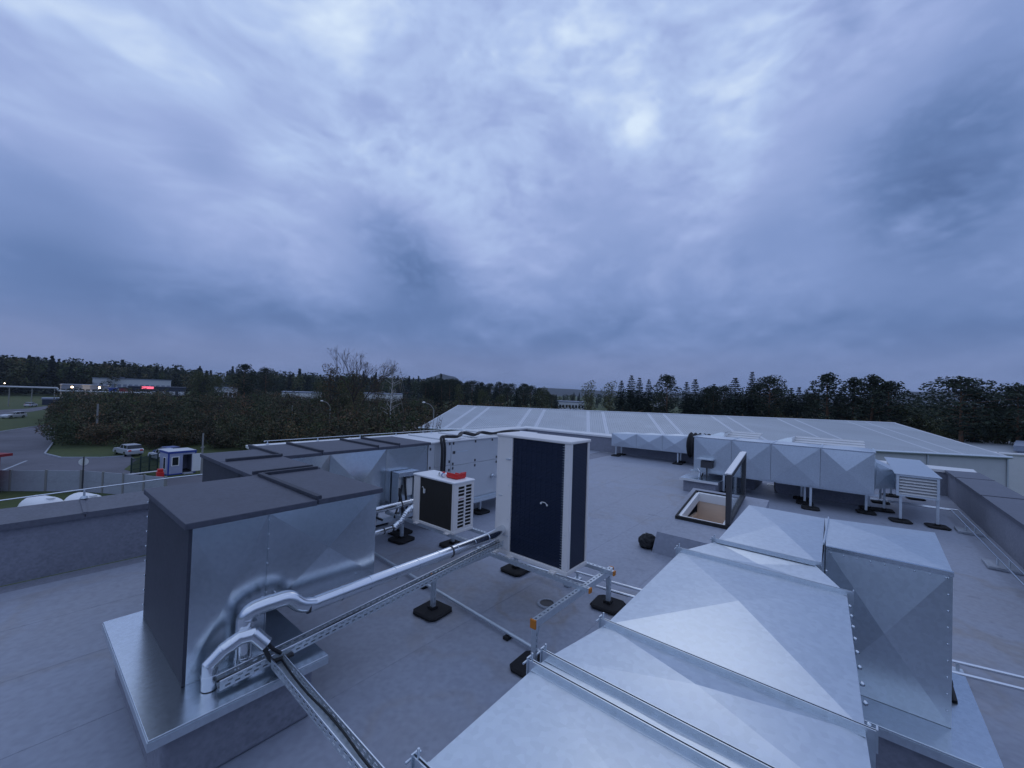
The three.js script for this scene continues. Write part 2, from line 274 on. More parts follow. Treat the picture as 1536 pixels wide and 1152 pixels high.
function ringAt(p, dir, r, w, thick = 0.004) { const g = new THREE.CylinderGeometry(r + thick, r + thick, w, 20, 1, false); g.applyQuaternion(new THREE.Quaternion().setFromUnitVectors(new THREE.Vector3(0, 1, 0), dir.clone().normalize())); g.translate(p.x, p.y, p.z); return g; }
// a flat plate with slots, lying in the plane of (ux, uy), thick along their cross product
function slotted(len, wid, thick, slots, o, ux, uy) {
  const s = new THREE.Shape([[0, 0], [len, 0], [len, wid], [0, wid]].map(p => new THREE.Vector2(...p)));
  for (const [x, y, w, h] of slots) s.holes.push(new THREE.Path([[x, y], [x, y + h], [x + w, y + h], [x + w, y]].map(p => new THREE.Vector2(...p))));
  const g = new THREE.ExtrudeGeometry(s, { depth: thick, bevelEnabled: false });
  g.applyMatrix4(new THREE.Matrix4().makeBasis(ux, uy, ux.clone().cross(uy)).setPosition(o)); return g;
}
const AX = new THREE.Vector3(1, 0, 0), UP = new THREE.Vector3(0, 1, 0), BX = new THREE.Vector3(0, 0, -1);
// slotted strut channel from P0 along direction ux, w wide along uy, h deep against the slotted face normal
function strut(P0, ux, uy, len, w = 0.041, h = 0.041, step = 0.05) {
  const n = ux.clone().cross(uy), slots = []; for (let x = 0.02; x + 0.03 < len; x += step) slots.push([x, w * 0.33, 0.028, w * 0.34]);
  const o = P0.clone(), out = [slotted(len, w, 0.0025, slots, o, ux, uy)];
  for (const y of [0, w - 0.0025]) out.push(slotted(len, h, 0.0025, [], o.clone().addScaledVector(uy, y + 0.0025).addScaledVector(n, -h), ux, n));
  return out;
}
// chamfered rubber foot: its shape from above is a square with cut corners, domed in two steps
function footGeo(s = 0.17, c = 0.045, h = 0.03) {
  const prof = k => [[-s + c, -s], [s - c, -s], [s, -s + c], [s, s - c], [s - c, s], [-s + c, s], [-s, s - c], [-s, -s + c]].map(([x, y]) => new THREE.Vector2(x * k, y * k));
  const g = new THREE.ExtrudeGeometry(new THREE.Shape(prof(0.9)), { depth: h * 0.5, bevelEnabled: true, bevelThickness: h * 0.4, bevelSize: s * 0.1, bevelSegments: 1 });
  g.rotateX(-Math.PI / 2); g.translate(0, h * 0.4, 0); return g;
}
const FOOT = footGeo();
function foot(parent, a, b, turn = 0, label = true) {
  const g = FOOT.clone().rotateY(turn).translate(a, 0.006, -b), o = part(parent, 'rubber_foot', [g, bx(a - 0.04, a + 0.04, 0.03, 0.072, b - 0.04, b + 0.04)], M.rubber);
  if (label) part(o, 'label_plate', bx(a - 0.125, a - 0.075, 0.036, 0.041, b - 0.03, b + 0.02), M.label);
  return o;
}
function postAt(parent, a, b, y1, w = 0.041) { return part(parent, 'post', strut(V(a + w / 2, 0.07, b - w / 2), UP, AX.clone().negate(), y1 - 0.07, w), M.strut); }   // slots face -b
const rivet = (p, r = 0.006) => { const g = new THREE.SphereGeometry(r, 6, 4); g.translate(p.x, p.y, p.z); return g; };

// ================================================================== THE ROOF WE STAND ON
{
  const deck = structure('roof_deck', [bx(-6.5, 16.1, -0.35, -0.006, -2.05, 1.42), bx(-6.5, 16.1, -0.35, -0.006, 2.17, 7.45), bx(-6.5, 6.97, -0.35, -0.006, 1.421, 2.169), bx(8.08, 16.1, -0.35, -0.006, 1.421, 2.169), bx(4.5, 16.1, -0.35, -0.006, 7.451, 12.2)], M.wallMembrane);
  // membrane sheets run along a, each lapped a finger's width over the next one
  let k = 0;
  for (let b = -2.05; b < 12.2; b += 1.02, k++) {
    const b1 = Math.min(b + 1.08, b < 7.4 ? 7.45 : 12.2), a0 = b + 1.02 > 7.45 ? 4.5 : -6.5;
    const cut = b < 2.13 && b1 > 1.46;                 // the roof hatch interrupts these
    for (const [x0, x1] of cut ? [[a0, 6.96], [8.09, 16.1]] : [[a0, 16.1]]) {
    const g = bx(x0, x1, -0.005, 0.003, b, b1), p = g.attributes.position;
    for (let i = 0; i < p.count; i++) if (p.getY(i) > 0 && -p.getZ(i) < b + 0.1) p.setY(i, 0.0048);
    g.computeVertexNormals(); part(deck, 'membrane_sheet', g, M.roof); }
    if (cut) for (const [q0, q1] of [[b, Math.min(b1, 1.44)], [Math.max(b, 2.15), b1]]) if (q1 - q0 > 0.02) part(deck, 'membrane_sheet', bx(6.961, 8.089, -0.005, 0.003, q0, q1), M.roof);
  }
  // the building below
  const b = thing('factory_building', 'plain grey factory block carrying the flat roof with the ventilation plant', 'building', V(5, GY, 3));
  part(b, 'wall', [bx(-6.9, 16.5, GY, -1.7, -2.5, 7.86), bx(4.1, 16.5, GY, -1.7, 7.87, 12.6), bx(-6.9, 16.5, -1.7, -0.36, -2.5, -2.3), bx(-6.9, 4.1, -1.7, -0.36, 7.66, 7.86), bx(16.3, 16.5, -1.7, -0.36, -2.3, 12.6), bx(4.1, 16.3, -1.7, -0.36, 12.4, 12.6), bx(4.1, 4.3, -1.7, -0.36, 7.87, 12.4), bx(-6.9, -6.7, -1.7, -0.36, -2.3, 7.66)], M.facadeBlue);
}
function parapet(label, wall, capTop, seams, capMat, along, extra) {
  const [a0, a1, b0, b1, h] = wall, o = thing('parapet', label, 'parapet', V((a0 + a1) / 2, 0, (b0 + b1) / 2));
  part(o, 'wall', bx(a0, a1, 0.002, h, b0, b1), M.wallMembrane);
  // triangular fillet where the membrane turns up
  for (let i = 0; i + 1 < seams.length; i++) {
    const s0 = seams[i] + 0.004, s1 = seams[i + 1] - 0.004, lift = i % 2 ? 0.003 : 0;
    const [yi, yo] = capTop; // inner and outer height
    const P = along === 'a'
      ? [V(s0, yi + lift, extra.inn), V(s1, yi + lift, extra.inn), V(s1, yo + lift, extra.out), V(s0, yo + lift, extra.out)]
      : [V(extra.inn, yi + lift, s0), V(extra.inn, yi + lift, s1), V(extra.out, yo + lift, s1), V(extra.out, yo + lift, s0)];
    const D = P.map(v => v.clone().setY(v.y - 0.07)), g = [quad(...P, UP), quad(...D, UP.clone().negate())];
    for (let q = 0; q < 4; q++) { const r = (q + 1) % 4, m = P[q].clone().add(P[r]).multiplyScalar(0.5).sub(P[0].clone().add(P[2]).multiplyScalar(0.5)).setY(0); g.push(quad(P[q], P[r], D[r], D[q], m)); }
    const c = part(o, 'cap_sheet', g, capMat);
    // standing joint between two cap sheets
    if (i > 0) { const j = along === 'a' ? bx(seams[i] - 0.02, seams[i] + 0.02, Math.min(yi, yo) - 0.02, Math.max(yi, yo) + 0.004, extra.inn - Math.sign(extra.out - extra.inn) * 0.006, extra.out) : bx(extra.inn - Math.sign(extra.out - extra.inn) * 0.006, extra.out, Math.min(yi, yo) - 0.02, Math.max(yi, yo) + 0.004, seams[i] - 0.02, seams[i] + 0.02);
      if (Math.abs(yi - yo) > 0.01) { const p = j.attributes.position; for (let q = 0; q < p.count; q++) if (p.getY(q) > (yi + yo) / 2) { const w = along === 'a' ? -p.getZ(q) : p.getX(q), f = (w - extra.inn) / (extra.out - extra.inn); p.setY(q, yi + (yo - yi) * f + 0.012); } j.computeVertexNormals(); }
      part(o, 'cap_joint', j, capMat); }
  }
  return o;
}
parapet('grey parapet wall with sloping dark metal cap beside the dark covered duct', [-6.5, 4.49, 7.452, 7.8, 0.66], [0.715, 0.80], [-6.5, -4.2, -1.9, 0.66, 3.0, 4.1], M.capDark, 'a', { inn: 7.40, out: 7.86 });
parapet('grey parapet wall with long dark jointed cap beside the louvred intake duct', [-6.5, 16.1, -2.42, -2.052, 0.66], [0.70, 0.72], [-6.5, -3, -0.5, 2, 4.4, 6.9, 9.5, 12.1, 14.6, 16.05], M.capDark, 'a', { inn: -2.0, out: -2.62 });
parapet('grey end parapet with white metal cap before the metal hall', [16.11, 16.45, -2.5, 12.6, 0.66], [0.70, 0.74], [-2.6, 0.4, 3.4, 6.4, 9.4, 12.6], M.capWhite, 'b', { inn: 16.06, out: 16.55 });
parapet('grey parapet with white cap on the set-out wing of the roof', [4.5, 16.1, 12.21, 12.55, 0.66], [0.70, 0.74], [4.1, 7.1, 10.1, 13.1, 16.05], M.capWhite, 'a', { inn: 12.16, out: 12.62 });
parapet('short grey parapet where the roof steps out behind the dark duct', [4.15, 4.49, 7.87, 12.2, 0.66], [0.70, 0.72], [7.87, 10, 12.15], M.capDark, 'b', { inn: 4.54, out: 4.08 });
// lightning conductor wires on holders
function conductor(label, pts, posts, r = 0.009) {
  const o = thing('lightning_conductor', label, 'cable', new THREE.Vector3(pts[0].x, 0, pts[0].z));
  part(o, 'wire', tube(pts, r, { bend: 0.05, seg: 4, radial: 6 }), M.alu);
  for (const [p, y0] of posts) part(o, 'holder', [ringAt(new THREE.Vector3(p.x, (p.y + y0) / 2, p.z), UP, 0.008, p.y - y0), new THREE.CylinderGeometry(0.03, 0.04, 0.03, 8).translate(p.x, y0 + 0.015, p.z)], M.strut);
  return o;
}
{
  const w = []; for (const a of [-4, -2, -0.2, 0.68, 2, 3.4]) w.push([V(a, 0.915, 7.84), 0.81]);
  conductor('thin aluminium lightning wire on holders along the cap beside the dark duct', [V(-6, 0.90, 7.84), V(-0.2, 0.90, 7.84), V(1.6, 0.955, 7.84), V(4.1, 0.95, 7.84)], w);
  const w2 = []; for (const a of [4.6, 6, 7.4, 8.8, 10.4, 12]) w2.push([V(a, 0.83, 12.5), 0.735]);
  conductor('thin aluminium lightning wire along the cap of the set-out wing', [V(4.42, 0.84, 12.2), V(4.5, 0.83, 12.5), V(16, 0.83, 12.5)], w2);
  // raised conductor tubes in the far right corner, two side by side
  for (const [k, s] of [[0, 'outer'], [1, 'inner']]) {
    const d = k * 0.12, posts = []; for (const a of [11.7, 9.5, 7.4]) posts.push([V(a, 0.15, -1.86 + d), 0.02]);
    conductor(s === 'outer' ? 'pale conductor tube turning the corner nearest the long dark parapet' : 'pale conductor tube turning the corner on the deck side of its twin',
      [V(13.1 - d, 0.15, 1.7), V(13.25 - d, 0.15, -1.86 + d), V(6.4, 0.15, -1.88 + d), V(5.9, 0.12, -1.87 + d)], posts, 0.014);
  }
}
for (const [a, lab] of [[11.75, 'square flat ballast slab on the deck under the conductor tubes, near the louvred intake'], [9.55, 'square flat ballast slab on the deck beside the long dark parapet']]) single('ballast_slab', lab, 'slab', rbx(a - 0.2, a + 0.2, 0.008, 0.055, -1.99, -1.62, 0.012), M.concrete, 'ballast slabs under the conductor tubes');

// ================================================================== LEFT: dark covered duct on its plinth
{
  const o = thing('plinth', 'grey membrane plinth with galvanized flashing under the dark covered duct', 'plinth', V(1.1, 0, 3.8));
  part(o, 'base', rbx(0.62, 1.48, 0.002, 0.40, 3.0, 4.55, 0.03), M.wallMembrane);
  const top = part(o, 'flashing', [rbx(0.545, 1.545, 0.432, 0.447, 2.915, 4.62, 0.004)], M.zincShiny);
  part(top, 'drip_edge', bx(0.545, 1.545, 0.385, 0.433, 2.912, 2.918), M.zinc);
  part(top, 'drip_edge', bx(0.542, 0.548, 0.385, 0.433, 2.915, 4.62), M.zinc);
}
{
  const o = thing('ventilation_duct', 'galvanized duct with dark coated end and dark sheet cover, stepping to the ventilation unit', 'duct', V(1.1, 0.45, 3.8));
  const T = 1.455, B = 3.28;
  // near housing: the foot stands on the plinth, the rest is carried above the deck
  part(o, 'front_panel', crossPanel(V(0.77, 0.448, B), V(1.24, 0.448, B), V(1.24, T, B), V(0.77, T, B), 0.02, V(0, 0, -1)), M.zincShiny);
  part(o, 'front_panel', crossPanel(V(1.243, 0.74, B), V(2.13, 0.74, B), V(2.13, T, B), V(1.243, T, B), 0.03, V(0, 0, -1)), M.zincShiny);
  part(o, 'end_panel', [crossPanel(V(0.77, 0.448, B), V(0.77, 0.448, 4.5), V(0.77, T, 4.5), V(0.77, T, B), 0.004, V(-1, 0, 0))], M.coatedDark, 'dark coated end wall of the duct');
  part(o, 'side_panel', [quad(V(1.24, 0.448, B), V(1.24, 0.448, 4.5), V(1.24, 0.74, 4.5), V(1.24, 0.74, B), V(1, 0, 0)), quad(V(1.24, 0.74, B), V(2.13, 0.74, B), V(2.13, 0.74, 4.5), V(1.24, 0.74, 4.5), V(0, -1, 0)), crossPanel(V(2.13, 0.74, B), V(2.13, 0.74, 4.55), V(2.13, T, 4.55), V(2.13, T, B), 0.012, V(1, 0, 0)), quad(V(0.77, 0.448, 4.5), V(1.24, 0.448, 4.5), V(1.24, T, 4.5), V(0.77, T, 4.5), V(0, 0, 1)), quad(V(1.24, 0.74, 4.5), V(2.13, 0.74, 4.5), V(2.13, T, 4.5), V(1.24, T, 4.5), V(0, 0, 1))], M.zinc);
  const rv = []; for (let y = 0.78; y < 1.42; y += 0.105) rv.push(rivet(V(1.243, y, B - 0.006))); for (let y = 0.55; y < 1.42; y += 0.12) rv.push(rivet(V(0.765, y, 4.49), 0.008)); for (let y = 0.8; y < 1.42; y += 0.11) rv.push(rivet(V(1.95, y, B - 0.01), 0.005));
  part(o, 'rivets', [...rv, bx(1.24, 1.246, 0.45, T, B - 0.008, B)], M.zincShiny);
  part(o, 'corner_trim', [bx(0.765, 0.785, 0.45, T, B - 0.004, B + 0.016)], M.coatedDark);
  // middle and long run
  part(o, 'middle_section', ductShell(frameB(4.501, 1.58, 2.18, 0.6, T), frameB(5.56, 1.58, 2.18, 0.6, T), 0.006), M.coatedDark);
  part(o, 'rear_end_panel', crossPanel(V(1.575, 0.5, 5.0), V(1.575, 0.5, 6.27), V(1.575, T, 6.27), V(1.575, T, 5.0), 0.004, V(-1, 0, 0)), M.coatedDark);
  const seg = [[1.58, 2.1, 0.012], [2.1, 2.85, 0.03], [2.85, 3.75, 0.06], [3.75, 4.56, 0.012]];
  for (const [a0, a1, d] of seg) { const rb = a0 < 2 ? 6.27 : 6.62; part(o, 'long_section', ductShell(frame(a0 + 0.002, 5.56, rb, 0.5, T), frame(a1 - 0.002, 5.56, rb, 0.5, T), [0.004, d, 0, 0.01], a0 < 2.2), M.zincShiny); }
  // covers: folded sheets with a dark turned-down edge
  const cov = (a0, a1, b0, b1, y = 0) => part(o, 'cover_sheet', rbx(a0, a1, T + 0.003 + y, T + 0.046 + y, b0, b1, 0.006), M.coated);
  cov(0.735, 1.575, 3.235, 4.515); cov(1.58, 2.165, 3.235, 4.515, 0.003); cov(1.545, 2.215, 4.52, 5.515); cov(1.545, 2.2, 5.52, 6.30, 0.002); cov(2.205, 2.72, 5.52, 6.66); cov(2.725, 3.58, 5.52, 6.66, 0.002); cov(3.585, 3.96, 5.52, 6.66); cov(3.965, 4.60, 5.52, 6.66, 0.002);
  const sc = (a0, a1, b0, b1) => part(o, 'shadow_seam_cap', rbx(a0, a1, T + 0.045, T + 0.078, b0, b1, 0.006), M.coatedDark);  // seam strips coloured darker to paint the shadow lines of the lapped edges
  sc(1.565, 1.61, 3.24, 4.46); sc(1.6, 2.15, 4.44, 4.475); sc(1.56, 2.15, 4.56, 4.595); sc(1.6, 2.2, 5.5, 5.54); sc(2.19, 2.225, 5.54, 6.65); sc(2.705, 2.745, 5.53, 6.65); sc(3.56, 3.6, 5.53, 6.65); sc(3.945, 3.985, 5.53, 6.65);
  for (const [a, b] of [[2.3, 5.75], [2.3, 6.45], [4.2, 5.75], [4.2, 6.45]]) { part(o, 'leg', strut(V(a + 0.02, 0.06, b - 0.02), UP, AX.clone().negate(), 0.44), M.strut); foot(o, a, b); }
}
// control box and sensor on the long duct
{
  const o = thing('control_box', 'open galvanized control box with cables on the side of the long duct', 'control box', V(4.1, 0.55, 5.4));
  part(o, 'back_plate', bx(3.86, 4.22, 0.58, 1.10, 5.52, 5.535), M.zinc);
  part(o, 'hood', [rbx(3.85, 4.24, 1.085, 1.10, 5.36, 5.535, 0.004), bx(3.85, 4.24, 1.03, 1.085, 5.358, 5.364)], M.zincShiny);
  for (const x of [3.853, 4.228]) part(o, 'side_plate', bx(x, x + 0.008, 0.62, 1.085, 5.37, 5.535), M.zinc);
  part(o, 'module', rbx(3.90, 3.96, 0.84, 1.0, 5.45, 5.52, 0.006), M.label); part(o, 'module', rbx(4.06, 4.18, 0.7, 0.98, 5.44, 5.52, 0.008), M.label);
  part(o, 'cable_bundle', [...tube([V(3.9, 0.85, 5.42), V(3.9, 0.7, 5.36), V(3.94, 0.5, 5.34), V(3.92, 0.32, 5.32)], 0.024, { bend: 0.08 }), ...tube([V(4.0, 1.06, 5.42), V(4.0, 0.8, 5.38), V(4.02, 0.45, 5.33)], 0.018, { bend: 0.08 }), ...tube([V(3.95, 0.9, 5.4), V(3.88, 0.6, 5.38), V(3.8, 0.42, 5.36)], 0.014, { bend: 0.08 })], M.cable);
}
{
  const o = thing('pressure_sensor', 'small round white sensor with black cable on the duct beside the control box', 'sensor', V(3.36, 0.7, 5.5));
  part(o, 'body', new THREE.CylinderGeometry(0.042, 0.042, 0.045, 18).rotateX(Math.PI / 2).translate(3.36, 0.86, -5.485), M.white);
  part(o, 'cable', tube([V(3.36, 0.83, 5.46), V(3.35, 0.68, 5.44), V(3.45, 0.52, 5.42), V(3.62, 0.42, 5.4)], 0.016, { bend: 0.09 }), M.cable);
}
// air handling unit
{
  const o = thing('air_handling_unit', 'long pale panelled air handling unit at the end of the dark covered duct', 'ventilation unit', V(6, 0, 6.1));
  const a0 = 4.575, a1 = 7.7, F = 5.56, R = 6.62, y0 = 0.36, y1 = 1.5;
  part(o, 'body', bx(a0 + 0.02, a1 - 0.02, y0, y1 - 0.03, F + 0.022, R - 0.02), M.panelWhite);
  const pan = (x0, x1, v0, v1) => part(o, 'panel', rbx(x0, x1, v0, v1, F, F + 0.03, 0.006), M.panelWhite);
  pan(4.58, 4.72, 0.38, 1.47); pan(4.725, 5.1, 0.38, 1.05); pan(4.725, 5.1, 1.055, 1.47); pan(5.106, 6.38, 1.035, 1.47); pan(5.106, 6.38, 0.38, 1.03); pan(6.386, 7.68, 1.035, 1.47); pan(6.386, 7.68, 0.38, 1.03);
  part(o, 'top_sheet', rbx(a0 - 0.01, a1 + 0.02, y1 - 0.028, y1, F - 0.03, R + 0.03, 0.008), M.capWhite);
  part(o, 'top_joint', [4.95, 5.7, 6.5].map(a => bx(a, a + 0.035, y1, y1 + 0.02, F - 0.02, R + 0.02)), M.panelWhite);
  part(o, 'base_frame', [bx(a0, a1, 0.24, 0.355, F + 0.02, F + 0.08), bx(a0, a1, 0.24, 0.355, R - 0.08, R - 0.02)], M.strut);
  for (const a of [4.8, 6, 7.4]) for (const b of [5.65, 6.5]) foot(o, a, b);
  for (const a of [4.8, 6, 7.4]) for (const b of [5.65, 6.5]) part(o, 'leg', bx(a - 0.02, a + 0.02, 0.06, 0.239, b - 0.02, b + 0.02), M.strut);
  for (const [x, y] of [[5.06, 1.44], [5.06, 1.12], [5.06, 0.97], [5.15, 1.44], [5.15, 1.07], [5.15, 0.99], [5.72, 1.44], [5.72, 1.08], [5.72, 0.98], [6.2, 1.44], [4.62, 1.38], [4.62, 1.06], [4.62, 0.8], [6.34, 1.08], [6.34, 0.98]])
    part(o, 'latch', rbx(x - 0.014, x + 0.014, y - 0.022, y + 0.022, F - 0.012, F + 0.002, 0.004), M.steelDark);
  part(o, 'badge', [bx(5.14, 5.2, 1.25, 1.30, F - 0.004, F - 0.001)], M.steelDark);
  part(o, 'nameplate', [bx(5.23, 5.52, 1.272, 1.288, F - 0.003, F - 0.001)], M.strut);
  part(o, 'drain_pipe', [...tube([V(6.22, 0.72, F), V(6.22, 0.72, F - 0.18)], 0.035), ringAt(V(6.22, 0.72, F - 0.03), BX, 0.045, 0.03)], M.alu);
  part(o, 'skirting_shelf', bx(5.3, 6.6, 0.30, 0.33, F - 0.12, F + 0.02), M.strut);
}
{
  const pts = [V(4.8, 0.5, 5.47), V(4.8, 1.0, 5.46), V(4.8, 1.4, 5.46), V(4.82, 1.57, 5.52), V(5.0, 1.57, 5.56), V(5.3, 1.55, 5.62), V(5.5, 1.60, 5.72), V(5.75, 1.55, 5.64), V(6.0, 1.58, 5.72), V(6.3, 1.54, 5.7), V(6.7, 1.57, 5.66), V(7.2, 1.54, 5.72)];
  const cv = new THREE.CatmullRomCurve3(pts); const o = thing('cable_conduit', 'black corrugated cable conduit draped over the pale air handling unit', 'conduit', V(4.8, 0.5, 5.5));
  part(o, 'hose', new THREE.TubeGeometry(cv, 110, 0.026, 9), M.cable);
  const cv2 = new THREE.CatmullRomCurve3(pts.map((p, i) => p.clone().add(V(0.055, i < 3 ? 0 : 0.01, -0.01)))); part(o, 'hose', new THREE.TubeGeometry(cv2, 110, 0.02, 8), M.cable);
}
{ // small cowl vents far behind the unit
  const o = thing('vent_cowl', 'small roof vent pipe with white rounded cap behind the air handling unit', 'vent', V(8.57, 0, 11.4));
  part(o, 'pipe', new THREE.CylinderGeometry(0.1, 0.12, 0.72, 14).translate(8.57, 0.36, -11.4), M.steelDark);
  part(o, 'cap', new THREE.SphereGeometry(0.19, 16, 8, 0, Math.PI * 2, 0, Math.PI / 2).scale(1, 0.9, 1).translate(8.57, 0.74, -11.4), M.white);
}

// ================================================================== PIPES AND CABLE TRAYS
{
  const o = thing('insulated_pipe', 'thick aluminium clad pipe rising from the plinth and running to the tall outdoor unit', 'pipe', V(1.08, 0.45, 3.08));
  const r = 0.052, bb = 3.1;
  part(o, 'riser', tube([V(1.07, 0.452, bb + 0.06), V(1.07, 0.70, bb + 0.06)], r, { radial: 20 }), M.alu);
  part(o, 'elbow', tube([V(1.07, 0.70, bb + 0.06), V(1.07, 0.855, bb + 0.05), V(1.22, 0.875, bb + 0.02)], r + 0.002, { bend: 0.14, seg: 14, radial: 20 }), M.alu);
  part(o, 'run', tube([V(1.2, 0.872, bb + 0.02), V(1.33, 0.88, bb), V(1.405, 0.80, bb - 0.02), V(1.5, 0.765, bb - 0.005)], r + 0.001, { bend: 0.045, seg: 8, radial: 20 }), M.alu);
  part(o, 'run', tube([V(1.47, 0.765, bb), V(3.50, 0.765, bb + 0.02), V(3.86, 0.765, bb + 0.1)], r, { bend: 0.16, seg: 10, radial: 20 }), M.alu);
  for (const a of [1.48, 1.73, 1.98, 2.23, 2.48, 2.73, 2.98, 3.23, 3.45]) part(o, 'lap_joint', ringAt(V(a, 0.765, bb + (a - 1.47) * 0.01), AX, r, 0.012, 0.004), M.alu);
  for (const [x, y, dx, dy] of [[1.07, 0.74, 0, 1], [1.085, 0.80, 0.35, 1], [1.125, 0.845, 1, 0.7], [1.18, 0.866, 1, 0.2], [1.25, 0.876, 1, 0.05]]) part(o, 'lap_joint', ringAt(V(x, y, bb + 0.045), V(dx, dy, 0), r, 0.006, 0.005), M.alu);
  for (const [a, y, d] of [[1.07, 0.55, UP], [1.07, 0.69, UP]]) part(o, 'lap_joint', ringAt(V(a, y, bb + 0.06), d, r, 0.022, 0.003), M.alu);
  part(o, 'clamp', [ringAt(V(1.46, 0.772, bb - 0.008), AX, r, 0.012, 0.006), ringAt(V(2.9, 0.765, bb + 0.014), AX, r, 0.014, 0.006)], M.steelDark);
}
{
  const o = thing('insulated_pipe', 'short aluminium clad pipe bent like a swan neck with cables, on the plinth flashing', 'pipe', V(0.88, 0.45, 3.14));
  const r = 0.046, P = [V(0.88, 0.452, 3.14), V(0.88, 0.60, 3.14), V(0.945, 0.672, 3.12), V(1.03, 0.72, 3.1), V(1.10, 0.72, 3.08), V(1.16, 0.645, 3.05)];
  for (let i = 0; i + 1 < P.length; i++) part(o, i ? 'elbow' : 'riser', [...tube([P[i].clone().addScaledVector(P[i].clone().sub(P[i + 1]).normalize(), i ? 0.012 : 0), P[i + 1].clone().addScaledVector(P[i + 1].clone().sub(P[i]).normalize(), 0.012)], r, { radial: 18 })], M.alu);
  part(o, 'lap_joint', [ringAt(V(0.88, 0.53, 3.14), UP, r, 0.02, 0.003), ringAt(P[2].clone().lerp(P[3], 0.45), P[3].clone().sub(P[2]), r, 0.02, 0.003)], M.alu);
  part(o, 'cable_bundle', [...tube([V(1.145, 0.66, 3.05), V(1.17, 0.58, 3.03), V(1.2, 0.51, 3.02), V(1.34, 0.5, 3.02)], 0.014, { bend: 0.04 }), ...tube([V(1.16, 0.67, 3.04), V(1.2, 0.6, 3.03), V(1.26, 0.54, 3.03)], 0.012, { bend: 0.04 })], M.cable);
}
{
  const o = thing('insulated_pipe', 'aluminium clad pipe behind the compact outdoor unit, running to the control box', 'pipe', V(2.5, 0.6, 5.1));
  part(o, 'run', tube([V(2.0, 0.68, 5.1), V(4.2, 0.70, 5.1), V(4.34, 0.70, 4.9)], 0.046, { bend: 0.12, radial: 18 }), M.alu);
  for (let a = 2.2; a < 4.1; a += 0.24) part(o, 'lap_joint', ringAt(V(a, 0.682 + (a - 2) * 0.009, 5.1), AX, 0.046, 0.014, 0.005), M.alu);
  part(o, 'clamp', ringAt(V(3.72, 0.696, 5.1), AX, 0.046, 0.014, 0.007), M.steelDark);
}
{
  const o = thing('insulated_pipe', 'aluminium clad pipe with crinkled flexible bend feeding the compact outdoor unit', 'pipe', V(2.6, 0.4, 4.95));
  part(o, 'run', tube([V(2.1, 0.405, 4.98), V(3.46, 0.42, 4.98), V(3.56, 0.43, 4.98)], 0.04, { radial: 18 }), M.alu);
  const cv = new THREE.CatmullRomCurve3([V(3.52, 0.425, 4.98), V(3.64, 0.50, 4.97), V(3.74, 0.62, 4.95), V(3.86, 0.68, 4.93), V(4.0, 0.68, 4.9)]), g = new THREE.TubeGeometry(cv, 60, 0.043, 14), p = g.attributes.position, nn = g.attributes.normal;
  for (let i = 0; i < p.count; i++) { const k = Math.floor(i / 15), w = (k % 3 === 0 ? 0.006 : 0) + (h3(k, i % 15, 3) - 0.5) * 0.008; p.setXYZ(i, p.getX(i) + nn.getX(i) * w, p.getY(i) + nn.getY(i) * w, p.getZ(i) + nn.getZ(i) * w); } g.computeVertexNormals();
  part(o, 'flexible_bend', g, M.alu);
  part(o, 'clamp', [ringAt(V(3.36, 0.42, 4.98), AX, 0.04, 0.014, 0.006), ringAt(V(3.5, 0.425, 4.98), AX, 0.04, 0.02, 0.005)], M.steelDark);
}
function cableTray(label, P0, ux, uy, len, cables) {        // ux along, uy across; walls 60 mm, both with two rows of slots
  const o = thing('cable_tray', label, 'cable tray', P0), w = 0.075, h = 0.06, slots = []; for (let x = 0.03; x + 0.04 < len; x += 0.055) { slots.push([x, 0.012, 0.03, 0.011]); slots.push([x + 0.014, 0.036, 0.03, 0.011]); }
  part(o, 'side_wall', slotted(len, h, 0.0018, slots, P0, ux, UP), M.strut);
  part(o, 'side_wall', slotted(len, h, 0.0018, slots, P0.clone().addScaledVector(uy, w), ux, UP), M.strut);
  const n = ux.clone().cross(UP); part(o, 'floor', slotted(len, w - 0.006, 0.0015, [], P0.clone().addScaledVector(uy, 0.003).addScaledVector(UP, 0.002), ux, uy), M.strut);
  part(o, 'rim', [0, w].flatMap(k => tube([P0.clone().addScaledVector(uy, k).addScaledVector(UP, h), P0.clone().addScaledVector(uy, k).addScaledVector(UP, h).addScaledVector(ux, len)], 0.005, { radial: 6 })), M.alu);
  for (let i = 0; i < cables; i++) { const pts = []; for (let k = 0; k <= 12; k++) { const q = 0.018 + 0.04 * (i / Math.max(1, cables - 1)) + 0.008 * Math.sin(k * 1.7 + i * 2); pts.push(P0.clone().addScaledVector(ux, len * k / 12).addScaledVector(uy, q).addScaledVector(UP, 0.014 + 0.012 * (i % 2))); } part(o, 'cable', new THREE.TubeGeometry(new THREE.CatmullRomCurve3(pts), 30, 0.0065, 6), M.cable); }
  return o;
}
cableTray('perforated cable tray running along the deck from the plinth to the outdoor units', V(0.90, 0.475, 3.02), new THREE.Vector3(1, 0.035, -0.05).normalize(), new THREE.Vector3(0.05, 0, -1).normalize().negate().multiplyScalar(-1), 3.0, 2);
cableTray('perforated cable tray branching across the deck away from the plinth', V(1.19, 0.485, 3.0), new THREE.Vector3(-0.01, -0.03, 1).normalize(), new THREE.Vector3(1, 0, 0.01).normalize(), 2.6, 2);
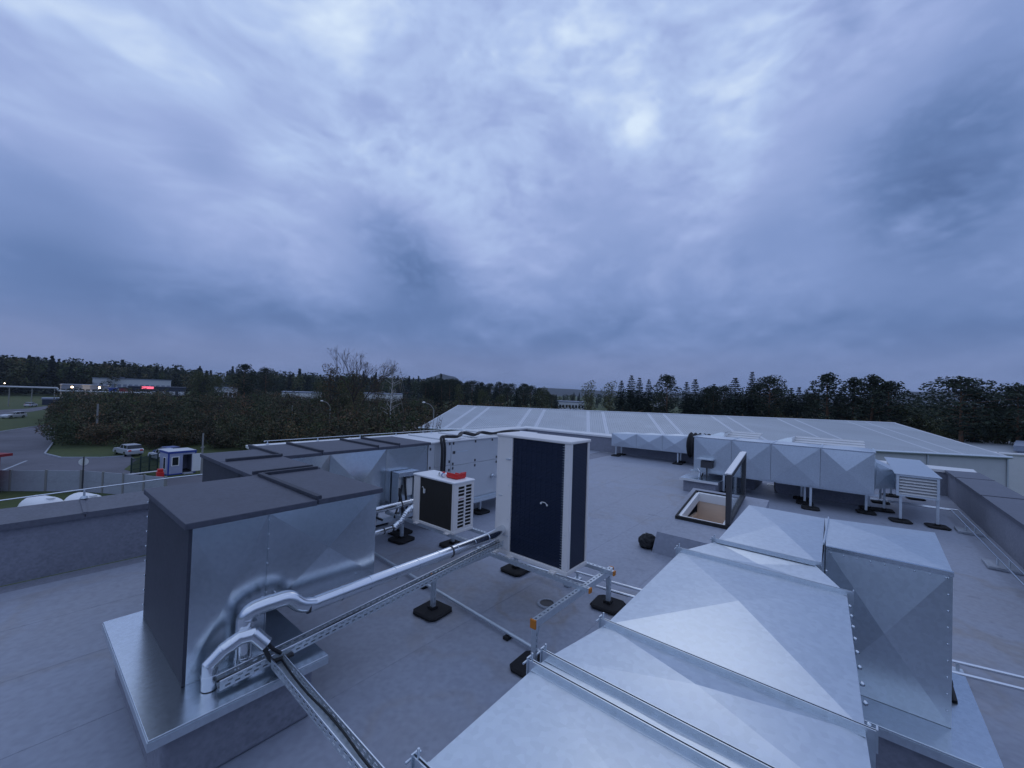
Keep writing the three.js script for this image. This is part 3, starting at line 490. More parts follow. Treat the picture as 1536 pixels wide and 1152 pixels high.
{
  const o = thing('floor_conduit', 'single straight galvanized tube lying across the deck under the cable tray', 'conduit', V(3.3, 0, 4)); 
  part(o, 'tube', tube([V(3.42, 0.055, 5.9), V(3.13, 0.055, 2.0)], 0.018, { radial: 10 }), M.strut);
  for (const t of [0.1, 0.5, 0.86]) { const p = V(3.42, 0, 5.9).lerp(V(3.13, 0, 2.0), t); part(o, 'support_block', rbx(p.x - 0.05, p.x + 0.05, 0.006, 0.036, -p.z - 0.03, -p.z + 0.03, 0.005), M.rubber); }
}
for (const [k, lab] of [[0, 'pale conduit tube crossing the deck, the one nearer the tall outdoor unit'], [1, 'pale conduit tube crossing the deck, the one nearer the roof hatch']]) {
  const d = k * 0.22, o = thing('floor_conduit', lab, 'conduit', V(4.7 + d, 0, 2));
  part(o, 'tube', tube([V(4.45 + d, 0.10, 3.5), V(4.62 + d, 0.10, 1.9), V(5.28 + d, 0.10, -0.7), V(5.55 + d, 0.10, -1.98)], 0.016, { bend: 0.3, radial: 10 }), M.alu);
  for (const [a, b] of [[4.53, 2.7], [4.95, 0.6], [5.30, -0.78], [5.45, -1.5]]) part(o, 'support_block', [rbx(a + d - 0.05, a + d + 0.05, 0.006, 0.03, b - 0.04, b + 0.04, 0.005), bx(a + d - 0.012, a + d + 0.012, 0.03, 0.095, b - 0.012, b + 0.012)], M.strut);
}

// ================================================================== OUTDOOR UNITS ON THEIR FRAME
{
  const o = thing('support_frame', 'slotted galvanized strut frame on black rubber feet carrying both outdoor units', 'frame', V(3.7, 0, 3.8));
  const railY = 0.43;
  const rail = (a0, a1, b, y1 = railY) => { const r = part(o, 'rail', strut(V(a0, y1, b - 0.025), AX, BX, a1 - a0, 0.05, 0.062, 0.062), M.strut); part(r, 'end_cap', rbx(a0 - 0.014, a0 + 0.004, y1 - 0.07, y1 + 0.008, b - 0.03, b + 0.03, 0.004), M.orange); part(r, 'end_cap', rbx(a1 - 0.004, a1 + 0.012, y1 - 0.066, y1 + 0.006, b - 0.028, b + 0.028, 0.004), M.orange); };
  rail(2.96, 4.47, 2.1); rail(2.94, 4.47, 3.45); rail(3.5, 4.5, 5.42);
  const bar = (a, b0, b1, y1 = railY + 0.044) => { const r = part(o, 'crossbar', strut(V(a + 0.02, y1, b0), BX, AX.clone().negate(), b1 - b0, 0.041, 0.041, 0.055), M.strut); part(r, 'end_cap', rbx(a - 0.024, a + 0.024, y1 - 0.044, y1 + 0.006, b0 - 0.014, b0 + 0.004, 0.004), M.orange); };
  bar(3.74, 1.98, 3.58); bar(4.28, 1.98, 3.58); bar(3.83, 3.4, 5.62); bar(4.2, 3.4, 5.62);
  for (const [a, b] of [[2.98, 2.1], [4.41, 2.1], [2.98, 3.45], [4.41, 3.45], [4.02, 5.46]]) { postAt(o, a, b, railY - 0.062); foot(o, a, b, (a * 7 + b) % 0.12); }
  foot(o, 4.43, 4.72); part(o, 'post', strut(V(4.45, 0.07, 4.70), UP, AX.clone().negate(), 0.31), M.strut);
  part(o, 'brace', tube([V(3.0, 0.2, 2.1), V(3.06, 0.36, 2.1)], 0.008, { radial: 6 }), M.strut);
  part(o, 'brace', tube([V(4.39, 0.2, 2.1), V(4.33, 0.36, 2.1)], 0.008, { radial: 6 }), M.strut);
}
{
  const o = thing('outdoor_unit', 'tall beige outdoor heat pump unit with dark coil on the strut frame', 'air conditioner', V(4, 0.475, 2.8));
  const a0 = 3.79, a1 = 4.21, b0 = 2.28, b1 = 3.31, y0 = 0.482, y1 = 1.90;
  part(o, 'side_panel', rbx(a0, a1, y0 + 0.045, y1 - 0.03, b1 - 0.235, b1, 0.008), M.casing);
  part(o, 'corner_post', rbx(a0, a0 + 0.055, y0 + 0.045, y1 - 0.03, b0, b0 + 0.075, 0.008), M.casing);
  part(o, 'corner_post', rbx(a1 - 0.035, a1, y0 + 0.045, y1 - 0.03, b0, b0 + 0.05, 0.008), M.casing);
  part(o, 'front_panel', rbx(a1 - 0.03, a1 - 0.002, y0 + 0.045, y1 - 0.03, b0 + 0.05, b1 - 0.236, 0.008), M.casing);
  part(o, 'top_panel', rbx(a0 - 0.012, a1 + 0.012, y1 - 0.034, y1, b0 - 0.012, b1 + 0.012, 0.012), M.casing);
  part(o, 'base_pan', rbx(a0 - 0.004, a1 + 0.004, y0, y0 + 0.046, b0 - 0.004, b1 + 0.004, 0.008), M.casing);
  const c = part(o, 'coil', bx(a0 + 0.02, a0 + 0.09, y0 + 0.046, y1 - 0.034, b0 + 0.07, b1 - 0.235), M.coil);
  const wires = []; for (let y = y0 + 0.12; y < y1 - 0.05; y += 0.052) wires.push(bx(a0 + 0.008, a0 + 0.0105, y, y + 0.0022, b0 + 0.07, b1 - 0.235)); for (let b = b0 + 0.1; b < b1 - 0.25; b += 0.07) wires.push(bx(a0 + 0.0106, a0 + 0.0125, y0 + 0.05, y1 - 0.035, b, b + 0.002));
  part(o, 'guard_wire', wires, M.coil);
  const comb = []; for (let y = y0 + 0.06; y < y1 - 0.06; y += 0.0275) comb.push(bx(a0 + 0.014, a0 + 0.022, y, y + 0.005, b0 + 0.076, b0 + 0.106)); part(o, 'fin_comb', comb, M.strut);
  part(o, 'side_coil', bx(a0 + 0.056, a1 - 0.036, y0 + 0.046, y1 - 0.034, b0 + 0.014, b0 + 0.04), M.coil);
  const t = part(o, 'hook_clip', [...tube([V(a0 + 0.004, 1.185, b0 + 0.36), V(a0 - 0.008, 1.20, b0 + 0.345), V(a0 - 0.008, 1.20, b0 + 0.30), V(a0 + 0.004, 1.18, b0 + 0.285)], 0.0045, { bend: 0.01, radial: 8 }), bx(a0 - 0.004, a0 + 0.008, 1.172, 1.19, b0 + 0.352, b0 + 0.37), bx(a0 - 0.004, a0 + 0.008, 1.165, 1.182, b0 + 0.272, b0 + 0.288)], M.label);
  part(o, 'panel_latch', [rbx(a0 - 0.012, a0 + 0.002, 1.60, 1.615, b1 - 0.22, b1 - 0.15, 0.003), rbx(a0 - 0.01, a0 + 0.002, 1.16, 1.168, b1 - 0.10, b1 - 0.05, 0.002), bx(a0 - 0.003, a0 + 0.002, 0.7, 0.706, b1 - 0.22, b1 - 0.03)], M.strut);
  part(o, 'panel_joint', [bx(a0 - 0.002, a0 + 0.004, 1.815, 1.822, b1 - 0.21, b1 - 0.02), bx(a0 - 0.002, a0 + 0.004, y0 + 0.05, 1.815, b1 - 0.022, b1 - 0.017)], M.casing);
  const scr = []; for (const y of [0.56, 0.9, 1.3, 1.7, 1.83]) { scr.push(rivet(V(a0 - 0.001, y, b0 + 0.04), 0.005)); scr.push(rivet(V(a0 - 0.001, y, b1 - 0.2), 0.005)); } part(o, 'rivets', scr, M.strut);
  for (const b of [2.45, 3.05, 3.28]) part(o, 'mounting_foot', rbx(a0 - 0.05, a0 + 0.03, y0 - 0.006, y0 + 0.012, b - 0.04, b + 0.04, 0.004), M.casing);
}
{
  const o = thing('outdoor_unit', 'compact white outdoor unit with slotted side grille on the strut frame', 'air conditioner', V(4, 0.475, 4.5));
  const a0 = 3.80, a1 = 4.17, b0 = 4.05, b1 = 4.92, y0 = 0.482, y1 = 1.175;
  part(o, 'top_panel', rbx(a0 - 0.012, a1 + 0.012, y1 - 0.03, y1, b0 - 0.012, b1 + 0.012, 0.012), M.white);
  part(o, 'base_pan', rbx(a0 - 0.004, a1 + 0.004, y0, y0 + 0.04, b0 - 0.004, b1 + 0.004, 0.008), M.casing);
  part(o, 'corner_panel', rbx(a0, a0 + 0.12, y0 + 0.035, y1 - 0.028, b1 - 0.14, b1, 0.01), M.casing);
  part(o, 'end_panel', [bx(a0 + 0.121, a1, y0 + 0.035, y1 - 0.028, b1 - 0.012, b1 - 0.002), bx(a1 - 0.012, a1, y0 + 0.035, y1 - 0.028, b0 + 0.02, b1 - 0.012)], M.casing);
  part(o, 'coil', bx(a0 + 0.014, a0 + 0.06, y0 + 0.04, y1 - 0.03, b0 + 0.045, b1 - 0.14), M.coilWarm);
  const L = a1 - a0, Hh = y1 - 0.03 - (y0 + 0.038), slots = [];
  for (let i = 0; i < 12; i++) { const y = 0.03 + i * (Hh - 0.06) / 12; if (i !== 8) slots.push([0.075, y, 0.115, 0.036]); slots.push([0.215, y + 0.008, 0.11, 0.036]); }
  part(o, 'side_grille', [slotted(L, Hh, 0.012, slots, V(a0, y0 + 0.038, b0 + 0.012), AX, UP), bx(a0, a0 + 0.012, y0 + 0.038, y1 - 0.03, b0 + 0.014, b0 + 0.045)], M.casing);
  part(o, 'grille_shade_plate', bx(a0 + 0.061, a1 - 0.014, y0 + 0.042, y1 - 0.034, b0 + 0.04, b0 + 0.055), M.coilWarm);  // dark plate standing in for the shaded interior behind the slots
  part(o, 'name_plate', bx(a0 + 0.085, a0 + 0.175, y0 + 0.038 + 0.036 + 8 * (Hh - 0.06) / 12, y0 + 0.038 + 0.052 + 8 * (Hh - 0.06) / 12, b0 - 0.003, b0 - 0.001), M.plate);
  part(o, 'hook_clip', [...tube([V(a0 + 0.004, 1.0, b1 - 0.19), V(a0 - 0.008, 1.02, b1 - 0.22), V(a0 - 0.008, 0.98, b1 - 0.25)], 0.004, { bend: 0.02, radial: 6 }), rbx(a0 - 0.012, a0 + 0.012, 0.925, 0.985, b1 - 0.26, b1 - 0.235, 0.004)], M.label);
  for (const b of [4.15, 4.8]) part(o, 'mounting_foot', rbx(a0 - 0.05, a0 + 0.03, y0 - 0.006, y0 + 0.01, b - 0.04, b + 0.04, 0.004), M.casing);
}
{ // a red plastic holder and a tube of sealant left on the compact unit
  const o = thing('red_holder', 'open red plastic tool holder lying on the compact white outdoor unit', 'tool holder', V(4.05, 1.177, 4.3)), y = 1.178;
  part(o, 'tray', [rbx(3.93, 4.10, y, y + 0.012, 4.16, 4.36, 0.004), rbx(3.93, 3.942, y, y + 0.075, 4.16, 4.36, 0.004), rbx(3.943, 4.10, y + 0.012, y + 0.07, 4.16, 4.172, 0.004), rbx(4.088, 4.10, y + 0.012, y + 0.05, 4.173, 4.36, 0.004)], M.red);
  part(o, 'grip', [rbx(4.06, 4.16, y + 0.05, y + 0.072, 4.2, 4.222, 0.004), rbx(4.13, 4.155, y, y + 0.05, 4.2, 4.222, 0.004)], M.red);
  part(o, 'arm', [rbx(3.99, 4.012, y, y + 0.022, 4.361, 4.56, 0.006), rbx(4.0, 4.05, y + 0.022, y + 0.04, 4.52, 4.56, 0.004)], M.red);
}
{
  const o = thing('sealant_tube', 'small white and blue tube lying beside the red tool holder', 'tube', V(3.93, 1.177, 4.43));
  part(o, 'body', tube([V(3.91, 1.205, 4.38), V(3.95, 1.205, 4.5)], 0.026, { radial: 14 }), M.white);
  part(o, 'band', ringAt(V(3.922, 1.205, 4.415), V(0.04, 0, 0.12), 0.0265, 0.03, 0.001), M.blue);
  part(o, 'cap', [...tube([V(3.951, 1.205, 4.503), V(3.965, 1.203, 4.54)], 0.018), rbx(3.97, 4.03, 1.178, 1.21, 4.52, 4.58, 0.008)], M.black);
}
{ // roof outlet
  const o = thing('roof_drain', 'round roof drain with pale flange and dark outlet below the frame', 'drain', V(3.97, 0, 2.64));
  part(o, 'flange', new THREE.TorusGeometry(0.095, 0.02, 8, 28).rotateX(Math.PI / 2).scale(1, 0.5, 1).translate(3.97, 0.012, -2.64), M.concrete);
  part(o, 'outlet', new THREE.LatheGeometry([[0.0, 0.006], [0.05, 0.007], [0.075, 0.011], [0.08, 0.016]].map(p => new THREE.Vector2(...p)), 24).translate(3.97, 0.002, -2.64), M.steelDark);
}

// ================================================================== FOREGROUND: large galvanized duct
{
  const o = thing('ventilation_duct', 'large bare galvanized duct of crossfolded sections turning onto its own plinth', 'duct', V(2, 0.6, 0.4));
  const T = 1.385, Y0 = 0.72;
  // [a, b right, b left, top]
  const st = [[-1.6, -0.12, 0.9, T], [0.735, -0.09, 0.875, T], [1.27, -0.075, 0.89, T], [1.35, -0.07, 0.885, T], [1.715, -0.05, 0.825, T], [2.865, 0.0, 0.855, T], [3.235, 0.155, 0.725, T]];
  const sag = [0.034, 0.03, 0.005, 0.034, 0.038, -0.02];
  for (let i = 0; i + 1 < st.length; i++) {
    const [p, q] = [st[i], st[i + 1]];
    part(o, 'duct_section', ductShell(frame(p[0] + 0.003, p[1], p[2], Y0, p[3]), frame(q[0] - 0.003, q[1], q[2], Y0, q[3]), sag[i], i === 0), M.zinc);
  }
  // flanged joints: two angle rings back to back, bolted at the corners, drive strip on top
  for (let i = 1; i < st.length; i++) {
    const [a, b0, b1, t] = st[i], f = 0.024, hf = 0.022;
    for (const s of [-1, 1]) {
      const x0 = a + s * 0.005 - 0.002, x1 = x0 + 0.004;
      part(o, 'flange', [bx(x0, x1, t - 0.004, t + hf, b0 - f, b1 + f), bx(x0, x1, Y0 - f, t - 0.004, b1 - 0.004, b1 + f), bx(x0, x1, Y0 - f, t - 0.004, b0 - f, b0 + 0.004), bx(x0, x1, Y0 - f, Y0 - 0.002, b0 + 0.004, b1 - 0.004), bx(a + s * 0.007, a + s * 0.026, t + 0.0015, t + 0.0035, b0, b1)], M.zinc);
    }
    part(o, 'corner_clip', bx(a - 0.012, a + 0.012, t - 0.04, t + 0.03, b0 - f - 0.005, b0 - f), M.zinc);
    part(o, 'corner_clip', [bx(a - 0.012, a + 0.012, t - 0.04, t + 0.03, b1 + f, b1 + f + 0.005), ...tube([V(a, t + 0.048, b1 + 0.012), V(a, t - 0.02, b1 + 0.012)], 0.004, { radial: 6 }), ...tube([V(a - 0.026, t + 0.012, b1 + 0.034), V(a + 0.026, t + 0.012, b1 + 0.034)], 0.004, { radial: 6 })], M.zinc);
  }
  // bend: main box, and the wing that drops onto the plinth
  const mb = [3.24, 4.59, 0.125, 0.745];
  part(o, 'bend_section', [crossPanel(V(mb[0], T, mb[2]), V(mb[1], T, 0.16), V(mb[1], T, mb[3]), V(mb[0], T, 0.725), 0.03, UP), crossPanel(V(mb[0], Y0, 0.725), V(mb[1], Y0, mb[3]), V(mb[1], T, mb[3]), V(mb[0], T, 0.725), 0.015, V(0, 0, 1)), quad(V(mb[0], Y0, mb[2]), V(3.70, Y0, mb[2]), V(3.70, T, mb[2]), V(mb[0], T, mb[2]), V(0, 0, -1)), crossPanel(V(mb[1], Y0, 0.16), V(mb[1], Y0, mb[3]), V(mb[1], T, mb[3]), V(mb[1], T, 0.16), 0.015, V(1, 0, 0)), quad(V(mb[0], Y0, mb[2]), V(mb[1], Y0, 0.16), V(mb[1], Y0, mb[3]), V(mb[0], Y0, 0.725), V(0, -1, 0))], M.zinc);
  const w = { a0: 3.70, a1: 4.66, b0: -0.5, b1: 0.12 };
  part(o, 'drop_section', [crossPanel(V(w.a0, 0.449, w.b1), V(w.a0, 0.449, w.b0), V(w.a0, T, w.b0), V(w.a0, T, w.b1), 0.05, V(-1, 0, 0)), crossPanel(V(w.a0, T + 0.002, w.b0), V(w.a1 + 0.1, T + 0.002, w.b0 - 0.04), V(mb[1], T + 0.002, 0.158), V(w.a0, T + 0.002, w.b1), 0.026, UP), crossPanel(V(w.a0, 0.449, w.b0), V(w.a1 + 0.1, 0.449, w.b0 - 0.04), V(w.a1 + 0.1, T, w.b0 - 0.04), V(w.a0, T, w.b0), 0.015, V(0, 0, -1)), quad(V(mb[1], 0.449, 0.158), V(w.a1 + 0.1, 0.449, w.b0 - 0.04), V(w.a1 + 0.1, T, w.b0 - 0.04), V(mb[1], T, 0.158), V(1, 0, 0)), quad(V(w.a0, 0.449, w.b1), V(mb[1], 0.449, 0.158), V(mb[1], Y0, 0.158), V(w.a0, Y0, w.b1), V(0, 0, 1))], M.zinc);
  const rv = []; for (let k = 0; k < 9; k++) { rv.push(rivet(V(w.a0 - 0.004, 1.35 - k * 0.1, w.b0 + 0.02))); rv.push(rivet(V(w.a0 - 0.006, 1.35, w.b1 - 0.03 - k * 0.07))); rv.push(rivet(V(3.25 - k * 0.2 + 0.0, 1.36, 0.10 - k * 0.015), 0.007)); rv.push(rivet(V(2.75 - k * 0.12, T - 0.015, -0.012 - k * 0.006), 0.009)); }
  part(o, 'rivets', [...rv, bx(w.a0 - 0.008, w.a0 + 0.02, T - 0.022, T + 0.006, w.b0 - 0.004, w.b1)], M.zincShiny);
  part(o, 'standing_seam', rbx(3.72, 4.585, T, T + 0.022, 0.128, 0.138, 0.003), M.zinc);
  for (const [a, b] of [[0.9, 0.1], [0.9, 0.7], [2.3, 0.1], [2.3, 0.7]]) { part(o, 'leg', strut(V(a + 0.02, 0.06, b - 0.02), UP, AX.clone().negate(), Y0 - 0.065), M.strut); foot(o, a, b); }
  foot(o, 1.62, 1.0);
}
{
  const o = thing('plinth', 'low grey plinth with pale galvanized flashing under the bare duct bend', 'plinth', V(4, 0, -0.2));
  part(o, 'base', rbx(3.50, 4.42, 0.002, 0.40, -0.60, 0.42, 0.03), M.wallMembrane);
  const f = part(o, 'flashing', rbx(3.43, 4.48, 0.432, 0.447, -0.675, 0.5, 0.004), M.zincShiny);
  part(f, 'drip_edge', bx(3.427, 3.433, 0.385, 0.433, -0.675, 0.5), M.zinc);
  part(f, 'drip_edge', bx(3.43, 4.48, 0.385, 0.433, -0.678, -0.672), M.zinc);
}
single('cable_end', 'short black cable end standing on the flashing beside the bare duct bend', 'cable', [...tube([V(4.05, 0.45, -0.56), V(4.10, 0.50, -0.55), V(4.2, 0.54, -0.54)], 0.017, { bend: 0.03 }), ringAt(V(4.15, 0.52, -0.545), V(0.1, 0.04, 0), 0.018, 0.03, 0.004)], M.cable);

// ================================================================== ROOF HATCH
{
  const o = thing('roof_hatch', 'open roof window on a sloping membrane curb with wood lined shaft', 'roof hatch', V(7.3, 0, 1.8));
  const yA = a => 0.335 + (a - 6.45) * 0.20;   // slope of the curb's top
  const a0 = 6.42, a1 = 8.3, b0 = 1.05, b1 = 2.28, oa0 = 7.0, oa1 = 8.05, ob0 = 1.46, ob1 = 2.13;
  const P = (a, b, d = 0) => V(a, yA(a) + d, b), N = UP;
  part(o, 'curb', [quad(P(a0, b1), P(a1, b1), P(oa1, ob1), P(oa0, ob1), N), quad(P(a0, b0), P(a1, b0), P(oa1, ob0), P(oa0, ob0), N), quad(P(a0, b0), P(a0, b1), P(oa0, ob1), P(oa0, ob0), N), quad(P(a1, b0), P(a1, b1), P(oa1, ob1), P(oa1, ob0), N),
    quad(V(a0 - 0.03, 0.004, b0), V(a0 - 0.03, 0.004, b1 + 0.06), P(a0, b1), P(a0, b0), V(-1, 0, 0)), quad(V(a1, 0.004, b0), V(a1, 0.004, b1 + 0.06), P(a1, b1), P(a1, b0), V(1, 0, 0)), quad(V(a0 - 0.03, 0.004, b1 + 0.06), V(a1, 0.004, b1 + 0.06), P(a1, b1), P(a0, b1), V(0, 0, 1)), quad(V(a0 - 0.03, 0.004, b0), V(a1, 0.004, b0), P(a1, b0), P(a0, b0), V(0, 0, -1))], M.roof);
  const bar = (A0, A1, B0, B1, h0, h1) => { const g = bx(A0, A1, h0, h1, B0, B1), p = g.attributes.position; for (let i = 0; i < p.count; i++) p.setY(i, p.getY(i) + yA(p.getX(i))); g.computeVertexNormals(); return g; };
  part(o, 'gasket', [bar(oa0 - 0.05, oa0 - 0.02, ob0 - 0.05, ob1 + 0.05, 0.001, 0.05), bar(oa1 + 0.02, oa1 + 0.05, ob0 - 0.05, ob1 + 0.05, 0.001, 0.05), bar(oa0 - 0.02, oa1 + 0.02, ob1 + 0.02, ob1 + 0.05, 0.001, 0.05), bar(oa0 - 0.02, oa1 + 0.02, ob0 - 0.05, ob0 - 0.02, 0.001, 0.05)], M.black);
  part(o, 'frame', [bar(oa0 - 0.02, oa0 + 0.03, ob0, ob1, -0.11, 0.035), bar(oa1 - 0.03, oa1 + 0.02, ob0, ob1, -0.11, 0.035), bar(oa0 + 0.03, oa1 - 0.03, ob1 - 0.03, ob1 + 0.02, -0.11, 0.035), bar(oa0 + 0.03, oa1 - 0.03, ob0 - 0.02, ob0 + 0.03, -0.11, 0.035)], M.white);
  part(o, 'shaft_board', [bx(oa1 - 0.02, oa1 + 0.02, -0.7, yA(oa1) - 0.115, ob0, ob1)], M.wood);
  part(o, 'shaft_board', [bx(oa0 - 0.02, oa0 + 0.02, -0.7, yA(oa0) - 0.115, ob0, ob1)], M.wood);
  for (const b of [ob0 - 0.01, ob1 + 0.01]) part(o, 'shaft_board', bx(oa0 + 0.021, oa1 - 0.021, -0.7, yA(oa0) - 0.113, b - 0.02, b + 0.02), M.wood);
  part(o, 'added_bounce_floor', bx(oa0 - 0.02, oa1 + 0.02, -0.72, -0.701, ob0 - 0.03, ob1 + 0.03), M.wood);  // added shallow floor, unseen, bounces sky light onto the shaft walls
  // the sash stands open on its side hinge
  const hy = 0.80, hb = 1.42, rail = (A0, A1, h0, h1, B0 = hb - 0.035, B1 = hb + 0.035) => bar(A0, A1, B0, B1, h0, h1);
  const s = part(o, 'sash', [rail(7.02, 7.10, 0.03, hy), rail(8.12, 8.20, 0.03, hy), rail(7.10, 8.12, 0.03, 0.10), rail(7.10, 8.12, hy - 0.07, hy)], M.steelDark, 'dark open sash');
  part(s, 'pane', rail(7.10, 8.12, 0.10, hy - 0.07, hb - 0.006, hb + 0.006), M.glass);
  part(s, 'edge_profile', [rail(7.03, 8.19, hy + 0.001, hy + 0.02), rail(7.03, 8.19, hy + 0.001, hy + 0.012, hb + 0.04, hb + 0.06)], M.white);
  part(s, 'handle', tube([V(7.5, yA(7.5) + hy - 0.08, hb + 0.036), V(7.5, yA(7.5) + hy - 0.08, hb + 0.08), V(7.62, yA(7.6) + hy - 0.08, hb + 0.08)], 0.01, { bend: 0.02, radial: 8 }), M.alu);
}
{ // black bag slumped against the hatch curb
  const g = new THREE.SphereGeometry(1, 48, 32), p = g.attributes.position;
  for (let i = 0; i < p.count; i++) { const x = p.getX(i), y = p.getY(i), z = p.getZ(i), k = 0.72 + 0.5 * fbm(x * 3.1 + 4, y * 3.1, z * 3.1, 3) ; p.setXYZ(i, x * 0.15 * k, Math.max(-0.085, y * 0.125 * k), z * 0.14 * k); }
  g.computeVertexNormals(); g.translate(6.55, 0.095, -2.47);
  const o = thing('black_bag', 'lumpy black bag slumped against the curb of the roof hatch', 'bag', V(6.55, 0, 2.47)); part(o, 'sack', g, M.black); part(o, 'tag', bx(6.53, 6.56, 0.20, 0.215, 2.5, 2.53), M.label);
}

// ================================================================== FAR SIDE OF THE ROOF
function legWithFoot(o, a, b, y1, turn = 0) { postAt(o, a, b, y1); foot(o, a, b, turn); }
{
  const o = thing('plinth', 'small low plinth with bright metal cap before the large rear duct', 'plinth', V(11.6, 0, 2.95));
  part(o, 'base', rbx(11.2, 12.3, 0.002, 0.30, 2.56, 3.33, 0.02), M.wallMembrane);
  const f = part(o, 'flashing', rbx(11.12, 12.38, 0.335, 0.35, 2.48, 3.40, 0.004), M.zincShiny);
  part(f, 'drip_edge', bx(11.115, 11.121, 0.29, 0.338, 2.48, 3.40), M.capWhite);
}
{
  const o = thing('ventilation_duct', 'large galvanized rear duct with diamond folds on posts beyond the roof hatch', 'duct', V(12, 0, 1.4));
  const y0 = 0.5, y1 = 1.375, A0 = 11.62, A1 = 12.6;
  const bs = [3.2, 2.3, 1.45, 0.5, -0.42], dd = [0.035, 0.04, 0.045, 0.06];
  for (let i = 0; i < 4; i++) part(o, 'duct_section', ductShell(frameB(bs[i] - 0.003, A0, A1, y0, y1), frameB(bs[i + 1] + 0.003, A0, A1, y0, y1), dd[i], i === 0 || i === 3), M.zinc);
  for (let i = 0; i < 5; i++) part(o, 'flange', [bx(A0 - 0.02, A1 + 0.02, y1, y1 + 0.02, bs[i] - 0.018, bs[i] + 0.018)], M.zinc);
  part(o, 'top_trim', bx(A0 - 0.012, A0 + 0.02, y1 - 0.004, y1 + 0.014, -0.40, 3.18), M.zincShiny);
  for (const [a, b] of [[11.62, 2.46], [11.52, 0.66], [12.0, 0.80], [12.5, 0.9], [12.05, -0.30], [12.55, -0.36], [12.5, 2.46]]) legWithFoot(o, a, b, y0 - 0.02, 0.1);
  part(o, 'under_rail', strut(V(A0 + 0.1, y0 - 0.002, -0.5), BX, AX.clone().negate(), 3.8), M.strut);
  part(o, 'hanging_loop', tube([V(11.6, 0.48, 1.36), V(11.58, 0.34, 1.36), V(11.58, 0.27, 1.33), V(11.59, 0.24, 1.30)], 0.014, { bend: 0.05 }), M.cable);
}
{ // valve set on the rear duct's face
  const o = thing('valve_box', 'small hooded valve box with pipes on the face of the large rear duct', 'control box', V(11.5, 0.4, 2.85));
  part(o, 'hood', rbx(11.38, 11.6, 0.83, 0.86, 2.68, 3.06, 0.006), M.strut);
  part(o, 'box', rbx(11.44, 11.6, 0.62, 0.80, 2.70, 2.98, 0.01), M.steelDark);
  part(o, 'pipe', [...tube([V(11.5, 0.62, 2.84), V(11.5, 0.36, 2.84)], 0.02)], M.steelDark);
  part(o, 'valve', [...tube([V(11.5, 0.36, 3.02), V(11.48, 0.5, 3.0), V(11.5, 0.58, 3.06)], 0.024, { bend: 0.05 })], M.alu);
  part(o, 'valve', [...tube([V(11.46, 0.36, 2.95), V(11.44, 0.48, 2.92)], 0.018)], M.cable);
}
// white slatted hoods lying on the far side of the rear duct
for (const [b0, b1, a0, lab] of [[1.15, -0.30, 12.75, 'low white slatted hood behind the plain end of the large rear duct'], [2.75, 1.95, 12.75, 'low white slatted hood behind the valve box end of the large rear duct']]) {
  const o = thing('roof_hood', lab, 'roof hood', V(a0 + 0.5, 0, (b0 + b1) / 2), 'white slatted hoods behind the rear duct');
  part(o, 'housing', ductShell(frameB(b0 + 0.35, a0, a0 + 1.3, 0.01, 1.2), frameB(b1, a0, a0 + 1.3, 0.01, 1.2), 0.004), M.wallMembrane);
  part(o, 'sloping_end', [quad(V(a0, 1.2, b0 + 0.75), V(a0 + 1.3, 1.2, b0 + 0.6), V(a0 + 1.1, 1.46, b0), V(a0 + 0.2, 1.46, b0), UP), quad(V(a0, 1.2, b0 + 0.75), V(a0, 1.2, b0), V(a0 + 0.2, 1.46, b0), V(a0 + 0.2, 1.46, b0 + 0.1), V(-1, 0, 0))], M.zinc);
  const n = 4; for (let i = 0; i < n; i++) { const a = a0 + 0.02 + i * 0.3, y = 1.30 + i * 0.04; const g = rbx(a, a + 0.285, y, y + 0.02, b1, b0, 0.006); part(o, 'slat', g, M.capWhite); part(o, 'slat_riser', bx(a + 0.26, a + 0.28, y + 0.02, y + 0.04, b1 + 0.01, b0 - 0.01), M.capWhite); }
}
